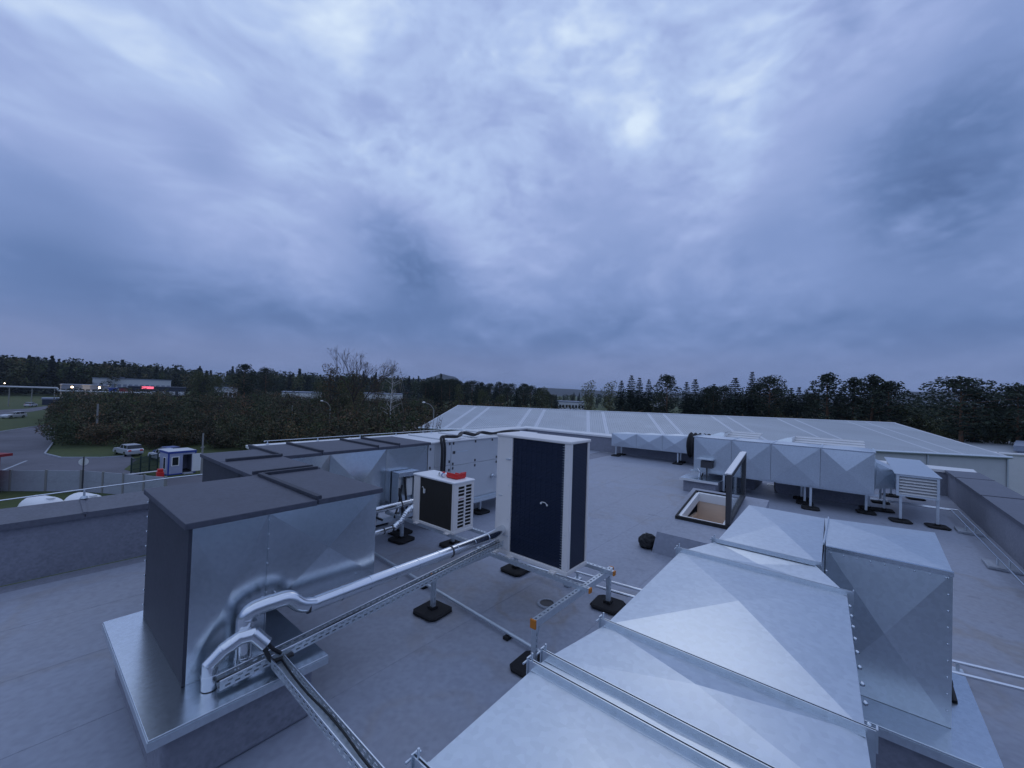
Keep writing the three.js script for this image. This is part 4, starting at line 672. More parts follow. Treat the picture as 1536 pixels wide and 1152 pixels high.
{ // louvred intake
  const o = thing('intake_duct', 'galvanized air intake duct with white louvre blades on four posts', 'duct', V(12.5, 0, -1.07));
  const y0 = 0.565, y1 = 0.985, b0 = -1.39, b1 = -0.76;
  part(o, 'duct_section', ductShell(frame(11.78, b0 + 0.02, b1 - 0.02, y0 + 0.02, y1 - 0.015), frame(13.4, b0 + 0.02, b1 - 0.02, y0 + 0.02, y1 - 0.015), 0.02, false), M.zinc);
  part(o, 'duct_section', ductShell(frame(13.405, b0 + 0.02, b1 - 0.02, y0 + 0.02, y1 - 0.015), frame(15.0, b0 + 0.02, b1 - 0.02, y0 + 0.02, y1 - 0.015), 0.02), M.zinc);
  part(o, 'link_section', ductShell(frameB(-0.43, 12.15, 13.0, y0 - 0.02, y1 + 0.16), frameB(b1 - 0.01, 12.3, 13.2, y0 + 0.02, y1 - 0.02), [0.01, 0.02, 0.02, 0.02]), M.zinc);
  part(o, 'roof_sheet', rbx(11.66, 15.05, y1 - 0.004, y1 + 0.012, b0 - 0.03, b1 + 0.03, 0.004), M.zinc);
  part(o, 'louvre_frame', [bx(11.68, 11.78, y0 - 0.02, y1 - 0.006, b1 - 0.04, b1), bx(11.68, 11.78, y0 - 0.02, y1 - 0.006, b0, b0 + 0.04), bx(11.68, 11.78, y1 - 0.04, y1 - 0.006, b0 + 0.04, b1 - 0.04), bx(11.68, 11.78, y0 - 0.02, y0 + 0.015, b0 + 0.04, b1 - 0.04)], M.strut);
  for (let i = 0; i < 6; i++) { const y = y0 + 0.022 + i * 0.060, P = [V(11.685, y, b0 + 0.04), V(11.685, y, b1 - 0.04), V(11.755, y + 0.046, b1 - 0.04), V(11.755, y + 0.046, b0 + 0.04)]; part(o, 'blade', [quad(...P, V(-1, 1, 0)), quad(...P.map(v => v.clone().add(V(0.003, -0.003, 0))), V(1, -1, 0)), quad(P[0], P[1], P[1].clone().add(V(0.003, -0.003, 0)), P[0].clone().add(V(0.003, -0.003, 0)), V(-1, 0, 0))], M.capWhite); }
  for (const [a, b] of [[11.74, -0.83], [11.76, -1.37], [14.8, -0.86], [14.86, -1.33]]) legWithFoot(o, a, b, y0 - 0.002, 0.15);
  for (const [a, b] of [[12.6, -0.62], [13.6, -0.60]]) legWithFoot(o, a, b, 0.9, 0.1);
}
{ // far duct before the end parapet
  const o = thing('ventilation_duct', 'slim galvanized duct with zigzag folds standing before the white capped parapet', 'duct', V(15.7, 0, 5.9));
  const bs = [7.38, 6.35, 5.35, 4.45];
  for (let i = 0; i < 3; i++) part(o, 'duct_section', ductShell(frameB(bs[i] - 0.003, 15.4, 16.0, 0.40 + i * 0.01, 0.90 + i * 0.05), frameB(bs[i + 1] + 0.003, 15.4, 16.0, 0.41 + i * 0.01, 0.95 + i * 0.05), 0.05, i !== 1), M.zinc);
  for (const [a, b] of [[15.45, 7.2], [15.95, 7.2], [15.45, 4.8], [15.95, 4.85]]) legWithFoot(o, a, b, 0.4, 0.1);
}
{
  const g = new THREE.CylinderGeometry(0.42, 0.42, 0.9, 20, 26, false).rotateX(Math.PI / 2), p = g.attributes.position;
  for (let i = 0; i < p.count; i++) { const z = p.getZ(i), k = 1 + 0.10 * Math.sin(z * 42) + 0.08 * (fbm(p.getX(i) * 5, p.getY(i) * 5, z * 5, 3) - 0.5); p.setX(i, p.getX(i) * k); p.setY(i, p.getY(i) * k); }
  g.computeVertexNormals(); g.translate(15.7, 0.72, -4.02); 
  single('flexible_connector', 'black ribbed flexible connector between the slim duct and the large rear duct', 'duct connector', g, M.black);
}

// ================================================================== THE GROUND
structure('ground', new THREE.PlaneGeometry(9000, 9000, 1, 1).rotateX(-Math.PI / 2).translate(0, GY - 0.03, 0), M.grass);
function sheet(name, pts, y, m) { // pts: ground points
  const s = new THREE.Shape(pts.map(p => new THREE.Vector2(p.x, -p.z))), g = new THREE.ShapeGeometry(s); g.rotateX(-Math.PI / 2); g.translate(0, y, 0); return structure(name, g, m);
}
const gp = list => list.map(([x, y]) => groundAt(x, y));
sheet('road', gp([[-160, 690], [0, 648], [72, 637], [82, 650], [80, 664], [67, 681], [92, 687], [150, 687], [196, 684], [205, 690], [186, 704], [214, 712], [236, 722], [262, 716], [300, 713], [330, 712], [330, 760], [240, 790], [60, 800], [-160, 800]]), GY, M.asphalt);
sheet('lawn', gp([[-60, 737], [14, 737], [122, 738], [200, 744], [262, 748], [250, 800], [-80, 820]]), GY + 0.03, M.grass);
sheet('side_road', gp([[-60, 618], [40, 613], [90, 606], [150, 603.5], [150, 605.5], [95, 609.5], [50, 617], [-60, 632]]), GY, M.asphalt);
sheet('lawn', gp([[186, 704.5], [205, 690.5], [232, 688], [246, 716], [214, 711]]), GY + 0.03, M.grass);
{ // kerb along the grass edges, and a worn give-way line
  const edge = gp([[-40, 653], [0, 648], [72, 637], [82, 650], [80, 664], [67, 681], [92, 687], [150, 687], [196, 684]]), segs = [];
  for (let i = 0; i + 1 < edge.length; i++) { const p = edge[i], q = edge[i + 1], d = q.clone().sub(p); segs.push(new THREE.BoxGeometry(d.length() + 0.1, 0.14, 0.16).rotateY(Math.atan2(-d.z, d.x)).translate((p.x + q.x) / 2, GY + 0.06, (p.z + q.z) / 2)); }
  structure('kerb', segs, M.concrete);
  const m0 = groundAt(3, 706), m1 = groundAt(40, 691), w = m1.clone().sub(m0).cross(UP).normalize().multiplyScalar(0.12); structure('road_marking', quad(m0.clone().add(w).setY(GY + 0.008), m1.clone().add(w).setY(GY + 0.008), m1.clone().sub(w).setY(GY + 0.008), m0.clone().sub(w).setY(GY + 0.008), UP), M.concrete);
}
// distant hills
{
  const prof = [[0, 40], [625, 48], [648, 96], [662, 114], [678, 100], [702, 52], [760, 34], [840, 46], [900, 40], [1330, 50], [1365, 76], [1450, 80], [1536, 78], [1700, 80]];
  const N = 360, R = [2300, 2700, 3200], pos = [];
  const hgt = x => { for (let i = 1; i < prof.length; i++) if (x <= prof[i][0]) { const t = sstep(0, 1, (x - prof[i - 1][0]) / (prof[i][0] - prof[i - 1][0])); return prof[i - 1][1] + (prof[i][1] - prof[i - 1][1]) * t; } return 80; };
  const P = (i, k) => { const x = -100 + 1800 * i / N, q = placeAt(x, R[k]); q.y = k === 1 ? GY + hgt(x) + (fbm(i * 0.22, 1, 1, 3) - 0.5) * 8 : GY - 1; return q; };
  for (let i = 0; i < N; i++) for (let k = 0; k < 2; k++) pos.push(P(i, k), P(i + 1, k), P(i + 1, k + 1), P(i, k), P(i + 1, k + 1), P(i, k + 1));
  structure('hills', tri(pos), M.hill);
}

// ================================================================== METAL HALL BEHIND THE ROOF
const yf = (r, f, y) => { const a = f * Math.cos(YAW) + r * Math.sin(YAW), b = f * Math.sin(YAW) - r * Math.cos(YAW); return V(a, y, b); };
const HT = rad(10), Hp = (s, t, y) => yf(46.5 - s * Math.cos(HT) - t * Math.sin(HT), 50 + s * Math.sin(HT) - t * Math.cos(HT), y);
{
  const L = 55.4, RUN = 13.6, yr = 0.2, ye = -1.87, o = thing('metal_hall', 'long low metal hall with pale ribbed roof and paired skylight strips', 'building', Hp(L / 2, 0, GY));
  const pw = 7.86 / 8, n = Math.round(L / pw), hY = t => yr + (ye - yr) * Math.abs(t) / RUN;
  for (let k = 0; k < n; k++) {
    const per = ((k - 3) % 8 + 8) % 8, sky = per === 0 || per === 2, s0 = k * pw, pr = []; const ribs = 4;
    for (let r = 0; r < ribs; r++) { const q = s0 + pw * r / ribs, d = pw / ribs; pr.push([q, 0], [q + d * 0.55, 0], [q + d * 0.68, 0.055], [q + d * 0.87, 0.055]); } pr.push([s0 + pw, 0]);
    const front = [], back = [];
    for (let i = 0; i + 1 < pr.length; i++) { const [p, q] = [pr[i], pr[i + 1]]; front.push(Hp(p[0], 0, hY(0) + p[1]), Hp(q[0], 0, hY(0) + q[1]), Hp(q[0], RUN, hY(RUN) + q[1]), Hp(p[0], 0, hY(0) + p[1]), Hp(q[0], RUN, hY(RUN) + q[1]), Hp(p[0], RUN, hY(RUN) + p[1])); }
    back.push(Hp(s0, 0, yr), Hp(s0, -RUN, ye), Hp(s0 + pw, -RUN, ye), Hp(s0, 0, yr), Hp(s0 + pw, -RUN, ye), Hp(s0 + pw, 0, yr));
    const g = tri(front); if (g.attributes.normal.getY(0) < 0) { front.reverse(); }
    if (sky) { const h = 36; part(o, 'skylight_strip', tri(front[0] && g.attributes.normal.getY(0) < 0 ? front.slice(-h) : front.slice(0, h)), M.hallSky); part(o, 'roof_panel', tri(g.attributes.normal.getY(0) < 0 ? front.slice(0, -h) : front.slice(h)), M.hallRoof); }
    else part(o, 'roof_panel', tri(front), M.hallRoof);
    if (k % 8 === 0) part(o, 'rear_roof_panel', (() => { const e = Math.min(s0 + pw * 8, n * pw); const b = [Hp(s0, 0, yr), Hp(s0, -RUN, ye), Hp(e, -RUN, ye), Hp(e, 0, yr)]; return quad(...b, UP); })(), M.hallRoof);
  }
  const E = n * pw, cyl = (p, q, r) => tube([p, q], r, { radial: 8 });
  part(o, 'ridge_cap', cyl(Hp(-0.1, 0, yr + 0.03), Hp(E + 0.1, 0, yr + 0.03), 0.10), M.hallSky);
  part(o, 'gutter', cyl(Hp(-0.2, RUN + 0.1, ye - 0.02), Hp(E + 0.2, RUN + 0.1, ye - 0.02), 0.12), M.strut);
  part(o, 'verge_trim', [...cyl(Hp(-0.05, 0, yr), Hp(-0.05, RUN, ye), 0.09)], M.hallSky);
  part(o, 'verge_trim', [...cyl(Hp(E + 0.05, 0, yr), Hp(E + 0.05, RUN, ye), 0.09)], M.hallSky);
  part(o, 'gable_wall', [tri([Hp(0, 0, yr), Hp(0, RUN, ye), Hp(0, -RUN, ye)]), quad(Hp(0, RUN, ye), Hp(0, -RUN, ye), Hp(0, -RUN, GY), Hp(0, RUN, GY), Hp(-1, 0, 0).sub(Hp(0, 0, 0)))], M.facade);
  part(o, 'gable_wall', [tri([Hp(E, 0, yr), Hp(E, RUN, ye), Hp(E, -RUN, ye)]), quad(Hp(E, RUN, ye), Hp(E, -RUN, ye), Hp(E, -RUN, GY), Hp(E, RUN, GY), Hp(1, 0, 0).sub(Hp(0, 0, 0)))], M.facade);
  for (let k = 0; k < 9; k++) part(o, 'front_wall_bay', quad(Hp(E * k / 9 + 0.02, RUN - 0.1, ye), Hp(E * (k + 1) / 9 - 0.02, RUN - 0.1, ye), Hp(E * (k + 1) / 9 - 0.02, RUN - 0.1, GY), Hp(E * k / 9 + 0.02, RUN - 0.1, GY), Hp(0, 1, 0).sub(Hp(0, 0, 0))), M.facade);
  for (let k = 0; k <= 9; k++) part(o, 'downpipe', cyl(Hp(E * k / 9, RUN, ye), Hp(E * k / 9, RUN, GY), 0.06), M.strut);
  part(o, 'rear_wall', quad(Hp(0, -RUN + 0.1, ye), Hp(E, -RUN + 0.1, ye), Hp(E, -RUN + 0.1, GY), Hp(0, -RUN + 0.1, GY), Hp(0, -1, 0).sub(Hp(0, 0, 0))), M.facade);
}
{ // white flat annexe at the hall's end
  const o = thing('annexe', 'white flat roofed annexe past the gable end of the metal hall', 'building', Hp(-9, 4, GY));
  const c = [Hp(-0.6, 12, 0), Hp(-22, 12, 0), Hp(-22, -4, 0), Hp(-0.6, -4, 0)], yT = -1.75, m = c.reduce((s, v) => s.add(v), new THREE.Vector3()).multiplyScalar(0.25);
  for (let i = 0; i < 4; i++) { const p = c[i], q = c[(i + 1) % 4], d = p.clone().add(q).multiplyScalar(0.5).sub(m); part(o, 'wall', quad(p.clone().setY(yT), q.clone().setY(yT), q.clone().setY(GY), p.clone().setY(GY), d), M.capWhite); part(o, 'roof_edge', tube([p.clone().setY(yT), q.clone().setY(yT)], 0.14, { radial: 6 }), M.capWhite); }
  part(o, 'roof', quad(...c.map(v => v.clone().setY(yT - 0.05)), UP), M.hallRoof);
}

// ================================================================== TREES
class Leaves {
  constructor(seed) { this.p = []; this.c = []; this.r = rng(seed); }
  add(x, y, z, size, col, flat = 0, asp = 0.55) {       // one leaf spray: a rhombus turned at random
    const r = this.r, th = r() * 6.283, cz = (r() * 2 - 1) * (1 - flat), sz = Math.sqrt(1 - cz * cz), ux = Math.cos(th) * sz, uy = cz, uz = Math.sin(th) * sz;
    let vx = r() - 0.5, vy = r() - 0.5, vz = r() - 0.5; const d = vx * ux + vy * uy + vz * uz; vx -= d * ux; vy -= d * uy; vz -= d * uz; const l = 1 / Math.hypot(vx, vy, vz), s = size * (0.7 + r() * 0.6), t = s * asp * l;
    const A = [x + ux * s, y + uy * s, z + uz * s], B = [x + vx * t, y + vy * t, z + vz * t], Cc = [x - ux * s, y - uy * s, z - uz * s], D = [x - vx * t, y - vy * t, z - vz * t];
    this.p.push(...A, ...B, ...Cc, ...A, ...Cc, ...D); const k = 0.7 + r() * 0.6; for (let i = 0; i < 6; i++) this.c.push(col[0] * k, col[1] * k, col[2] * k);
  }
  blob(x, y, z, rx, ry, rz, n, size, cols, flat) { const r = this.r; for (let i = 0; i < n; i++) { let a, b, c; do { a = r() * 2 - 1; b = r() * 2 - 1; c = r() * 2 - 1; } while (a * a + b * b + c * c > 1); const q = Math.pow(a * a + b * b + c * c, -0.18); this.add(x + a * rx * q, y + b * ry * q, z + c * rz * q, size, cols[Math.floor(r() * cols.length)], flat); } }
  geo() { const g = new THREE.BufferGeometry(); g.setAttribute('position', new THREE.Float32BufferAttribute(this.p, 3)); g.setAttribute('color', new THREE.Float32BufferAttribute(this.c, 3)); g.computeVertexNormals(); return g; }
}
function limb(p0, p1, r0, r1, n = 6) { const d = p1.clone().sub(p0), g = new THREE.CylinderGeometry(r1, r0, d.length(), n, 1, true); g.translate(0, d.length() / 2, 0); g.applyQuaternion(new THREE.Quaternion().setFromUnitVectors(UP, d.normalize())); g.translate(p0.x, p0.y, p0.z); return g; }
const v3 = (x, y, z) => new THREE.Vector3(x, y, z);
const NEEDLE = [[0.0144, 0.0270, 0.0180], [0.0180, 0.0323, 0.0197], [0.0107, 0.0216, 0.0162]], PINE = [[0.0233, 0.0360, 0.0197], [0.0306, 0.0413, 0.0197], [0.0180, 0.0306, 0.0197]], BROAD = [[0.0607, 0.0741, 0.0270], [0.0473, 0.0648, 0.0243], [0.0809, 0.0783, 0.0295]], BROWN = [[0.1011, 0.0674, 0.0324], [0.0741, 0.0620, 0.0295], [0.0607, 0.0607, 0.0270], [0.1213, 0.0741, 0.0338]], SCRUB = [[0.0405, 0.0485, 0.0243], [0.0540, 0.0565, 0.0270], [0.0324, 0.0430, 0.0243], [0.0674, 0.0540, 0.0295]], YELLOW = [[0.1011, 0.1079, 0.0338], [0.0741, 0.0890, 0.0295], [0.1213, 0.1146, 0.0405]];
function treeThing(name, label, group, woodG, woodM, leaf) {
  const o = new THREE.Group(); o.name = name; o.userData = { label, category: 'tree', group }; 
  const t = new THREE.Mesh(norm(woodG), woodM); t.name = 'trunk'; t.castShadow = t.receiveShadow = true; o.add(t);
  if (leaf) { const c = new THREE.Mesh(setUV(leaf.geo()), M.leaf); c.name = 'crown'; c.castShadow = c.receiveShadow = true; o.add(c); }
  return o;
}
// every prototype is about 15 m tall
function spruce(seed) {
  const L = new Leaves(seed), r = L.r, H = 15, wood = [limb(v3(0, 0, 0), v3(0, H * 0.98, 0), 0.2, 0.02)];
  for (let y = 1.5; y < H; y += 0.36) { const t = y / H, R = (1 - t) * 5.4 * (0.85 + r() * 0.3) + 0.22, n = Math.round(9 + (1 - t) * 12), o = r() * 6; for (let i = 0; i < n; i++) { const a = o + i / n * 6.283 + r() * 0.5, q = R * (0.65 + r() * 0.5), m = Math.max(2, Math.round(q * 3.2)); for (let k = 1; k <= m; k++) { const d = q * k / m; L.add(Math.cos(a) * d, y - d * 0.28 + (k === m ? 0.12 : 0) + (r() - 0.5) * 0.12, Math.sin(a) * d, 0.30 - 0.08 * t, NEEDLE[Math.floor(r() * 3)], 0.4, 0.6); } } }
  for (let k = 0; k < 4; k++) L.add(0, H - 0.1 - k * 0.2, 0, 0.16, NEEDLE[0]);
  return [wood, M.bark, L];
}
function pine(seed, wide = 1, low = 0.42) {
  const L = new Leaves(seed), r = L.r, H = 15, wood = [], top = v3((r() - 0.5) * 0.8, H * 0.93, (r() - 0.5) * 0.8), mid = v3((r() - 0.5) * 0.5, H * 0.5, (r() - 0.5) * 0.5);
  wood.push(limb(v3(0, 0, 0), mid, 0.24, 0.17, 8), limb(mid, top, 0.17, 0.05, 7));
  const n = 32; for (let i = 0; i < n; i++) { const t = i / n, y = H * (low + (0.98 - low) * t), R = wide * (0.75 + 2.5 * Math.sin(Math.PI * Math.pow(clamp01(1.0 - t), 1.15))) * (0.6 + r() * 0.6), a = i * 2.4 + r(), e = v3(Math.cos(a) * R * 0.75, y + R * 0.12, Math.sin(a) * R * 0.75), p0 = mid.clone().lerp(top, clamp01((y - H * 0.5) / (H * 0.43))); p0.y = y - 0.3; wood.push(limb(p0, e, 0.05, 0.02, 4)); L.blob(e.x, e.y + 0.1, e.z, 0.95 * wide + R * 0.14, 0.62, 0.95 * wide + R * 0.14, 105, 0.17, PINE, 0.2); }
  L.blob(top.x, H * 0.95, top.z, 0.9 * wide, 0.7, 0.9 * wide, 160, 0.17, PINE); return [wood, M.barkPine, L];
}
function broadleaf(seed, cols, R = 3.2, low = 0.12, dens = 130) {
  const L = new Leaves(seed), r = L.r, H = 15, wood = [limb(v3(0, 0, 0), v3(0, H * 0.45, 0), 0.26, 0.16, 7)];
  for (let i = 0; i < 30; i++) { const t = (i + 0.5) / 30, y = H * (low + (0.95 - low) * t), q = R * Math.sqrt(Math.max(0.05, 1 - Math.pow((t - 0.45) / 0.6, 2))) * (0.35 + r() * 0.75), a = i * 2.4 + r(), c = v3(Math.cos(a) * q * 0.8, y, Math.sin(a) * q * 0.8); if (i % 2) wood.push(limb(v3(0, Math.min(y - 0.6, H * 0.44), 0), c, 0.08, 0.02, 4)); L.blob(c.x, c.y, c.z, 1.25, 1.0, 1.25, dens, 0.17, cols); }
  return [wood, M.bark, L];
}
const proto = {};
for (const [k, f] of Object.entries({ spruce1: () => spruce(11), spruce2: () => spruce(12), pine1: () => pine(21), pine2: () => pine(22, 1.25, 0.5), pine3: () => pine(23, 0.8, 0.3), broad1: () => broadleaf(31, BROAD), broad2: () => broadleaf(32, YELLOW, 2.6, 0.15, 70), brown1: () => broadleaf(33, BROWN, 3.4, 0.1, 70) })) proto[k] = f();
const TREE = { spruce1: ['spruce_tree', 'dark pointed spruce tree in the row behind the metal hall', 'spruce trees behind the hall'], spruce2: ['spruce_tree', 'dark pointed spruce tree in the row behind the metal hall', 'spruce trees behind the hall'], pine1: ['pine_tree', 'dark clumpy pine tree in the loose row behind the metal hall', 'pine trees behind the hall'], pine2: ['pine_tree', 'dark clumpy pine tree in the loose row behind the metal hall', 'pine trees behind the hall'], pine3: ['pine_tree', 'dark clumpy pine tree in the loose row behind the metal hall', 'pine trees behind the hall'], broad1: ['broadleaf_tree', 'rounded dull green broadleaf tree beyond the roofs', 'broadleaf trees beyond the roofs'], broad2: ['birch_tree', 'pale yellow green leafy tree beside the spruces behind the hall', 'yellowing trees behind the hall'], brown1: ['autumn_tree', 'brownish autumn tree rising from the dark thicket', 'autumn trees in the thicket'] };
const trunkGeo = {}, crownGeo = {};
for (const k in proto) { trunkGeo[k] = norm(proto[k][0]); crownGeo[k] = setUV(proto[k][2].geo()); }
const rt = rng(909);
function tree(kind, px, topPy, dist, wide = 1, ownLabel, ownGroup) {
  const p = placeAt(px, dist), h = Math.max(2.5, heightAt(px, topPy, p) - GY), o = new THREE.Group(), [nm, lab, grp] = TREE[kind];
  o.name = numbered(nm); o.userData = { label: ownLabel || lab, category: 'tree', group: ownGroup || (ownLabel ? undefined : grp) }; if (!o.userData.group) delete o.userData.group;
  for (const [n2, g, m] of [['trunk', trunkGeo[kind], proto[kind][1]], ['crown', crownGeo[kind], M.leaf]]) { const q = new THREE.Mesh(g, m); q.name = n2; q.castShadow = q.receiveShadow = true; o.add(q); }
  o.position.copy(p); o.rotation.y = rt() * 6.28; const k = h / 15; o.scale.set(k * wide, k, k * wide); scene.add(o); return o;
}
// the row behind the hall, as it stands against the sky
for (const a of [['broad2', 884, 570, 96, 0.85], ['broad2', 915, 571, 98, 0.9], ['spruce1', 932, 571, 92, 0.9], ['spruce2', 947, 563, 90, 1], ['spruce1', 959, 567, 91, 0.9], ['spruce2', 973, 569, 92, 0.8], ['pine1', 1000, 562, 88, 0.95, 'pine with a broad fanned top just past the pointed spruce cluster'], ['broad1', 990, 585, 90, 0.8], ['spruce1', 1030, 573, 92, 0.9], ['spruce2', 1043, 569, 91, 1.05], ['pine3', 1058, 582, 93], ['pine1', 1070, 579, 92], ['spruce1', 1071, 576, 96, 0.9], ['pine2', 1086, 579, 93, 0.8], ['spruce2', 1103, 567, 90, 1.2], ['spruce1', 1128, 558, 92, 0.8, 'thin spruce with the highest tip of the row behind the hall'], ['pine2', 1153, 565, 90, 1.0], ['pine1', 1140, 575, 94], ['spruce1', 1187, 582, 92, 0.9], ['spruce2', 1199, 581, 92, 0.9], ['pine3', 1212, 590, 93], ['pine3', 1240, 560, 86, 1.25, 'tall pointed pine standing alone above the middle of the row'], ['pine1', 1222, 590, 92], ['pine3', 1278, 567, 86, 1.2], ['spruce2', 1262, 585, 92], ['pine3', 1306, 563, 84, 1.2], ['pine1', 1334, 572, 84, 1.2], ['pine2', 1320, 578, 88, 0.9], ['broad1', 1362, 602, 84, 1], ['spruce1', 1378, 592, 88, 0.5], ['broad1', 1398, 606, 84, 1], ['pine2', 1446, 567, 74, 1.35, 'large spreading pine with bare reddish trunk above the annexe'], ['pine1', 1460, 582, 76, 0.9], ['broad1', 1428, 602, 78, 1], ['broad1', 1488, 604, 80, 0.9], ['pine2', 1530, 577, 76, 1.0], ['broad1', 1508, 606, 78, 1.1], ['pine1', 1560, 580, 78, 1.2], ['broad1', 1180, 592, 94, 1.1], ['broad1', 1116, 588, 95, 1.1], ['pine1', 1165, 582, 96]]) tree(...a);
// the pine wood left of it, behind the hall's other end
for (let i = 0; i < 34; i++) { const px = 636 + i * 5.9 + rt() * 4, top = 566 + (px - 640) * 0.055 + rt() * 9 + (px > 800 ? (px - 800) * 0.35 : 0); tree(['pine1', 'pine3', 'pine2', 'spruce1', 'pine3'][i % 5], px, top, 150 + rt() * 30, 0.9 + rt() * 0.3, 'dark conifer in the dense wood past the plumed shrub and hall corner', 'conifers of the dense wood'); }
tree('broad2', 688, 575, 138, 0.7, 'pale yellow green tree alone before the dense conifer wood'); tree('broad1', 724, 583, 128, 1); tree('broad1', 752, 590, 122, 1); tree('broad1', 815, 580, 132, 1.1);
// scattered trees over the thicket
for (const a of [['pine1', 366, 546, 150, 1.1], ['broad1', 300, 556, 165, 1.2], ['pine2', 398, 552, 170, 0.9], ['broad1', 325, 566, 160, 1.1], ['brown1', 350, 575, 140, 1.2], ['brown1', 497, 545, 92, 0.95], ['brown1', 535, 556, 90, 0.85], ['broad1', 516, 566, 94, 1], ['brown1', 565, 562, 92, 0.8], ['broad1', 480, 572, 110, 1]]) tree(...a);
{ // bare tree standing out of the thicket
  const r = rng(404), wood = [], L = new Leaves(405), H = 18;
  const grow = (p, d, len, rad0, depth) => { const q = p.clone().addScaledVector(d, len), bend = q.clone().add(v3((r() - 0.5) * len * 0.15, 0, (r() - 0.5) * len * 0.15)); wood.push(limb(p, bend, rad0, rad0 * 0.68, depth > 3 ? 6 : 4)); if (depth > 0) { const n = depth > 4 ? 3 : 2 + (r() < 0.75 ? 1 : 0); for (let i = 0; i < n; i++) { const e = d.clone().add(v3((r() - 0.5) * 1.25, (r() - 0.25) * 0.6, (r() - 0.5) * 1.25)).normalize(); grow(bend, e, len * (0.62 + r() * 0.25), rad0 * 0.62, depth - 1); } } else if (r() < 0.35) L.add(bend.x, bend.y, bend.z, 0.16, BROWN[Math.floor(r() * 4)]); };
  grow(v3(0, 0, 0), v3(0.03, 1, 0).normalize(), 6.2, 0.28, 6);
  for (let i = 0; i < 30; i++) { const a = i * 2.4; L.blob(Math.cos(a) * 3.4 * r(), 5 + r() * 7.5, Math.sin(a) * 3.4 * r(), 1.3, 1.0, 1.3, 55, 0.16, BROWN.concat(YELLOW)); }
  const o = treeThing(numbered('bare_tree'), 'tall half bare tree with fanned twigs standing out of the thicket', 'bare trees', wood, M.bark, L); delete o.userData.group; scene.add(o);
  const p = placeAt(533, 84); o.position.copy(p); const bb = new THREE.Box3().setFromObject(o), k = (heightAt(533, 519, p) - GY) / (bb.max.y - p.y); o.scale.setScalar(k); o.rotation.y = 0.6;
}
{ // slender birch with drooping twigs
  const r = rng(505), wood = [], L = new Leaves(506); let p = v3(0, 0, 0); const pts = [p]; for (let i = 1; i <= 7; i++) { const q = v3(Math.sin(i * 0.8) * 0.25 + i * 0.14, i * 2, Math.cos(i) * 0.2); pts.push(q); wood.push(limb(p, q, 0.16 * (1 - i / 9), 0.16 * (1 - (i + 1) / 9), 6)); p = q; }
  for (let i = 0; i < 34; i++) { const t = 2.2 + r() * 4.7, k = Math.floor(t), b = pts[k].clone().lerp(pts[Math.min(7, k + 1)], t - k), a = r() * 6.28, e = b.clone().add(v3(Math.cos(a) * (1.1 + r()), 0.9, Math.sin(a) * (1.1 + r()))), e2 = e.clone().add(v3(Math.cos(a) * 0.5, -1.2 - r(), Math.sin(a) * 0.5)); wood.push(limb(b, e, 0.035, 0.02, 4), limb(e, e2, 0.02, 0.012, 3)); for (let q = 0; q < 7; q++) { const w = e.clone().lerp(e2, r()); L.add(w.x + (r() - 0.5) * 0.3, w.y, w.z + (r() - 0.5) * 0.3, 0.13, BROWN[q % 4]); } }
  const o = treeThing(numbered('birch_tree'), 'slender white stemmed birch with thin drooping twigs in the thicket', 'x', wood, M.barkBirch, L); delete o.userData.group; const q = placeAt(592, 82); o.position.copy(q); const k = (heightAt(600, 546, q) - GY) / 14.4; o.scale.setScalar(k); o.rotation.y = 2.2; scene.add(o);
}
function stuffOf(name, label, category, geo, m, list) {      // list of [position, scale, turn]
  const o = new THREE.InstancedMesh(geo, m, list.length), mt = new THREE.Matrix4(), q = new THREE.Quaternion(); list.forEach(([p, s, t], i) => o.setMatrixAt(i, mt.compose(p, q.setFromAxisAngle(UP, t), s)));
  const rc = rng(list.length * 7 + 3), cc = new THREE.Color(); list.forEach((_, i) => { const h = rc(), b = 0.65 + rc() * 0.8; o.setColorAt(i, cc.setRGB(b * (0.8 + 0.5 * h), b, b * (0.8 + 0.3 * h))); });
  o.name = numbered(name); o.userData = { label, category, kind: 'stuff' }; o.castShadow = o.receiveShadow = true; scene.add(o); return o;
}
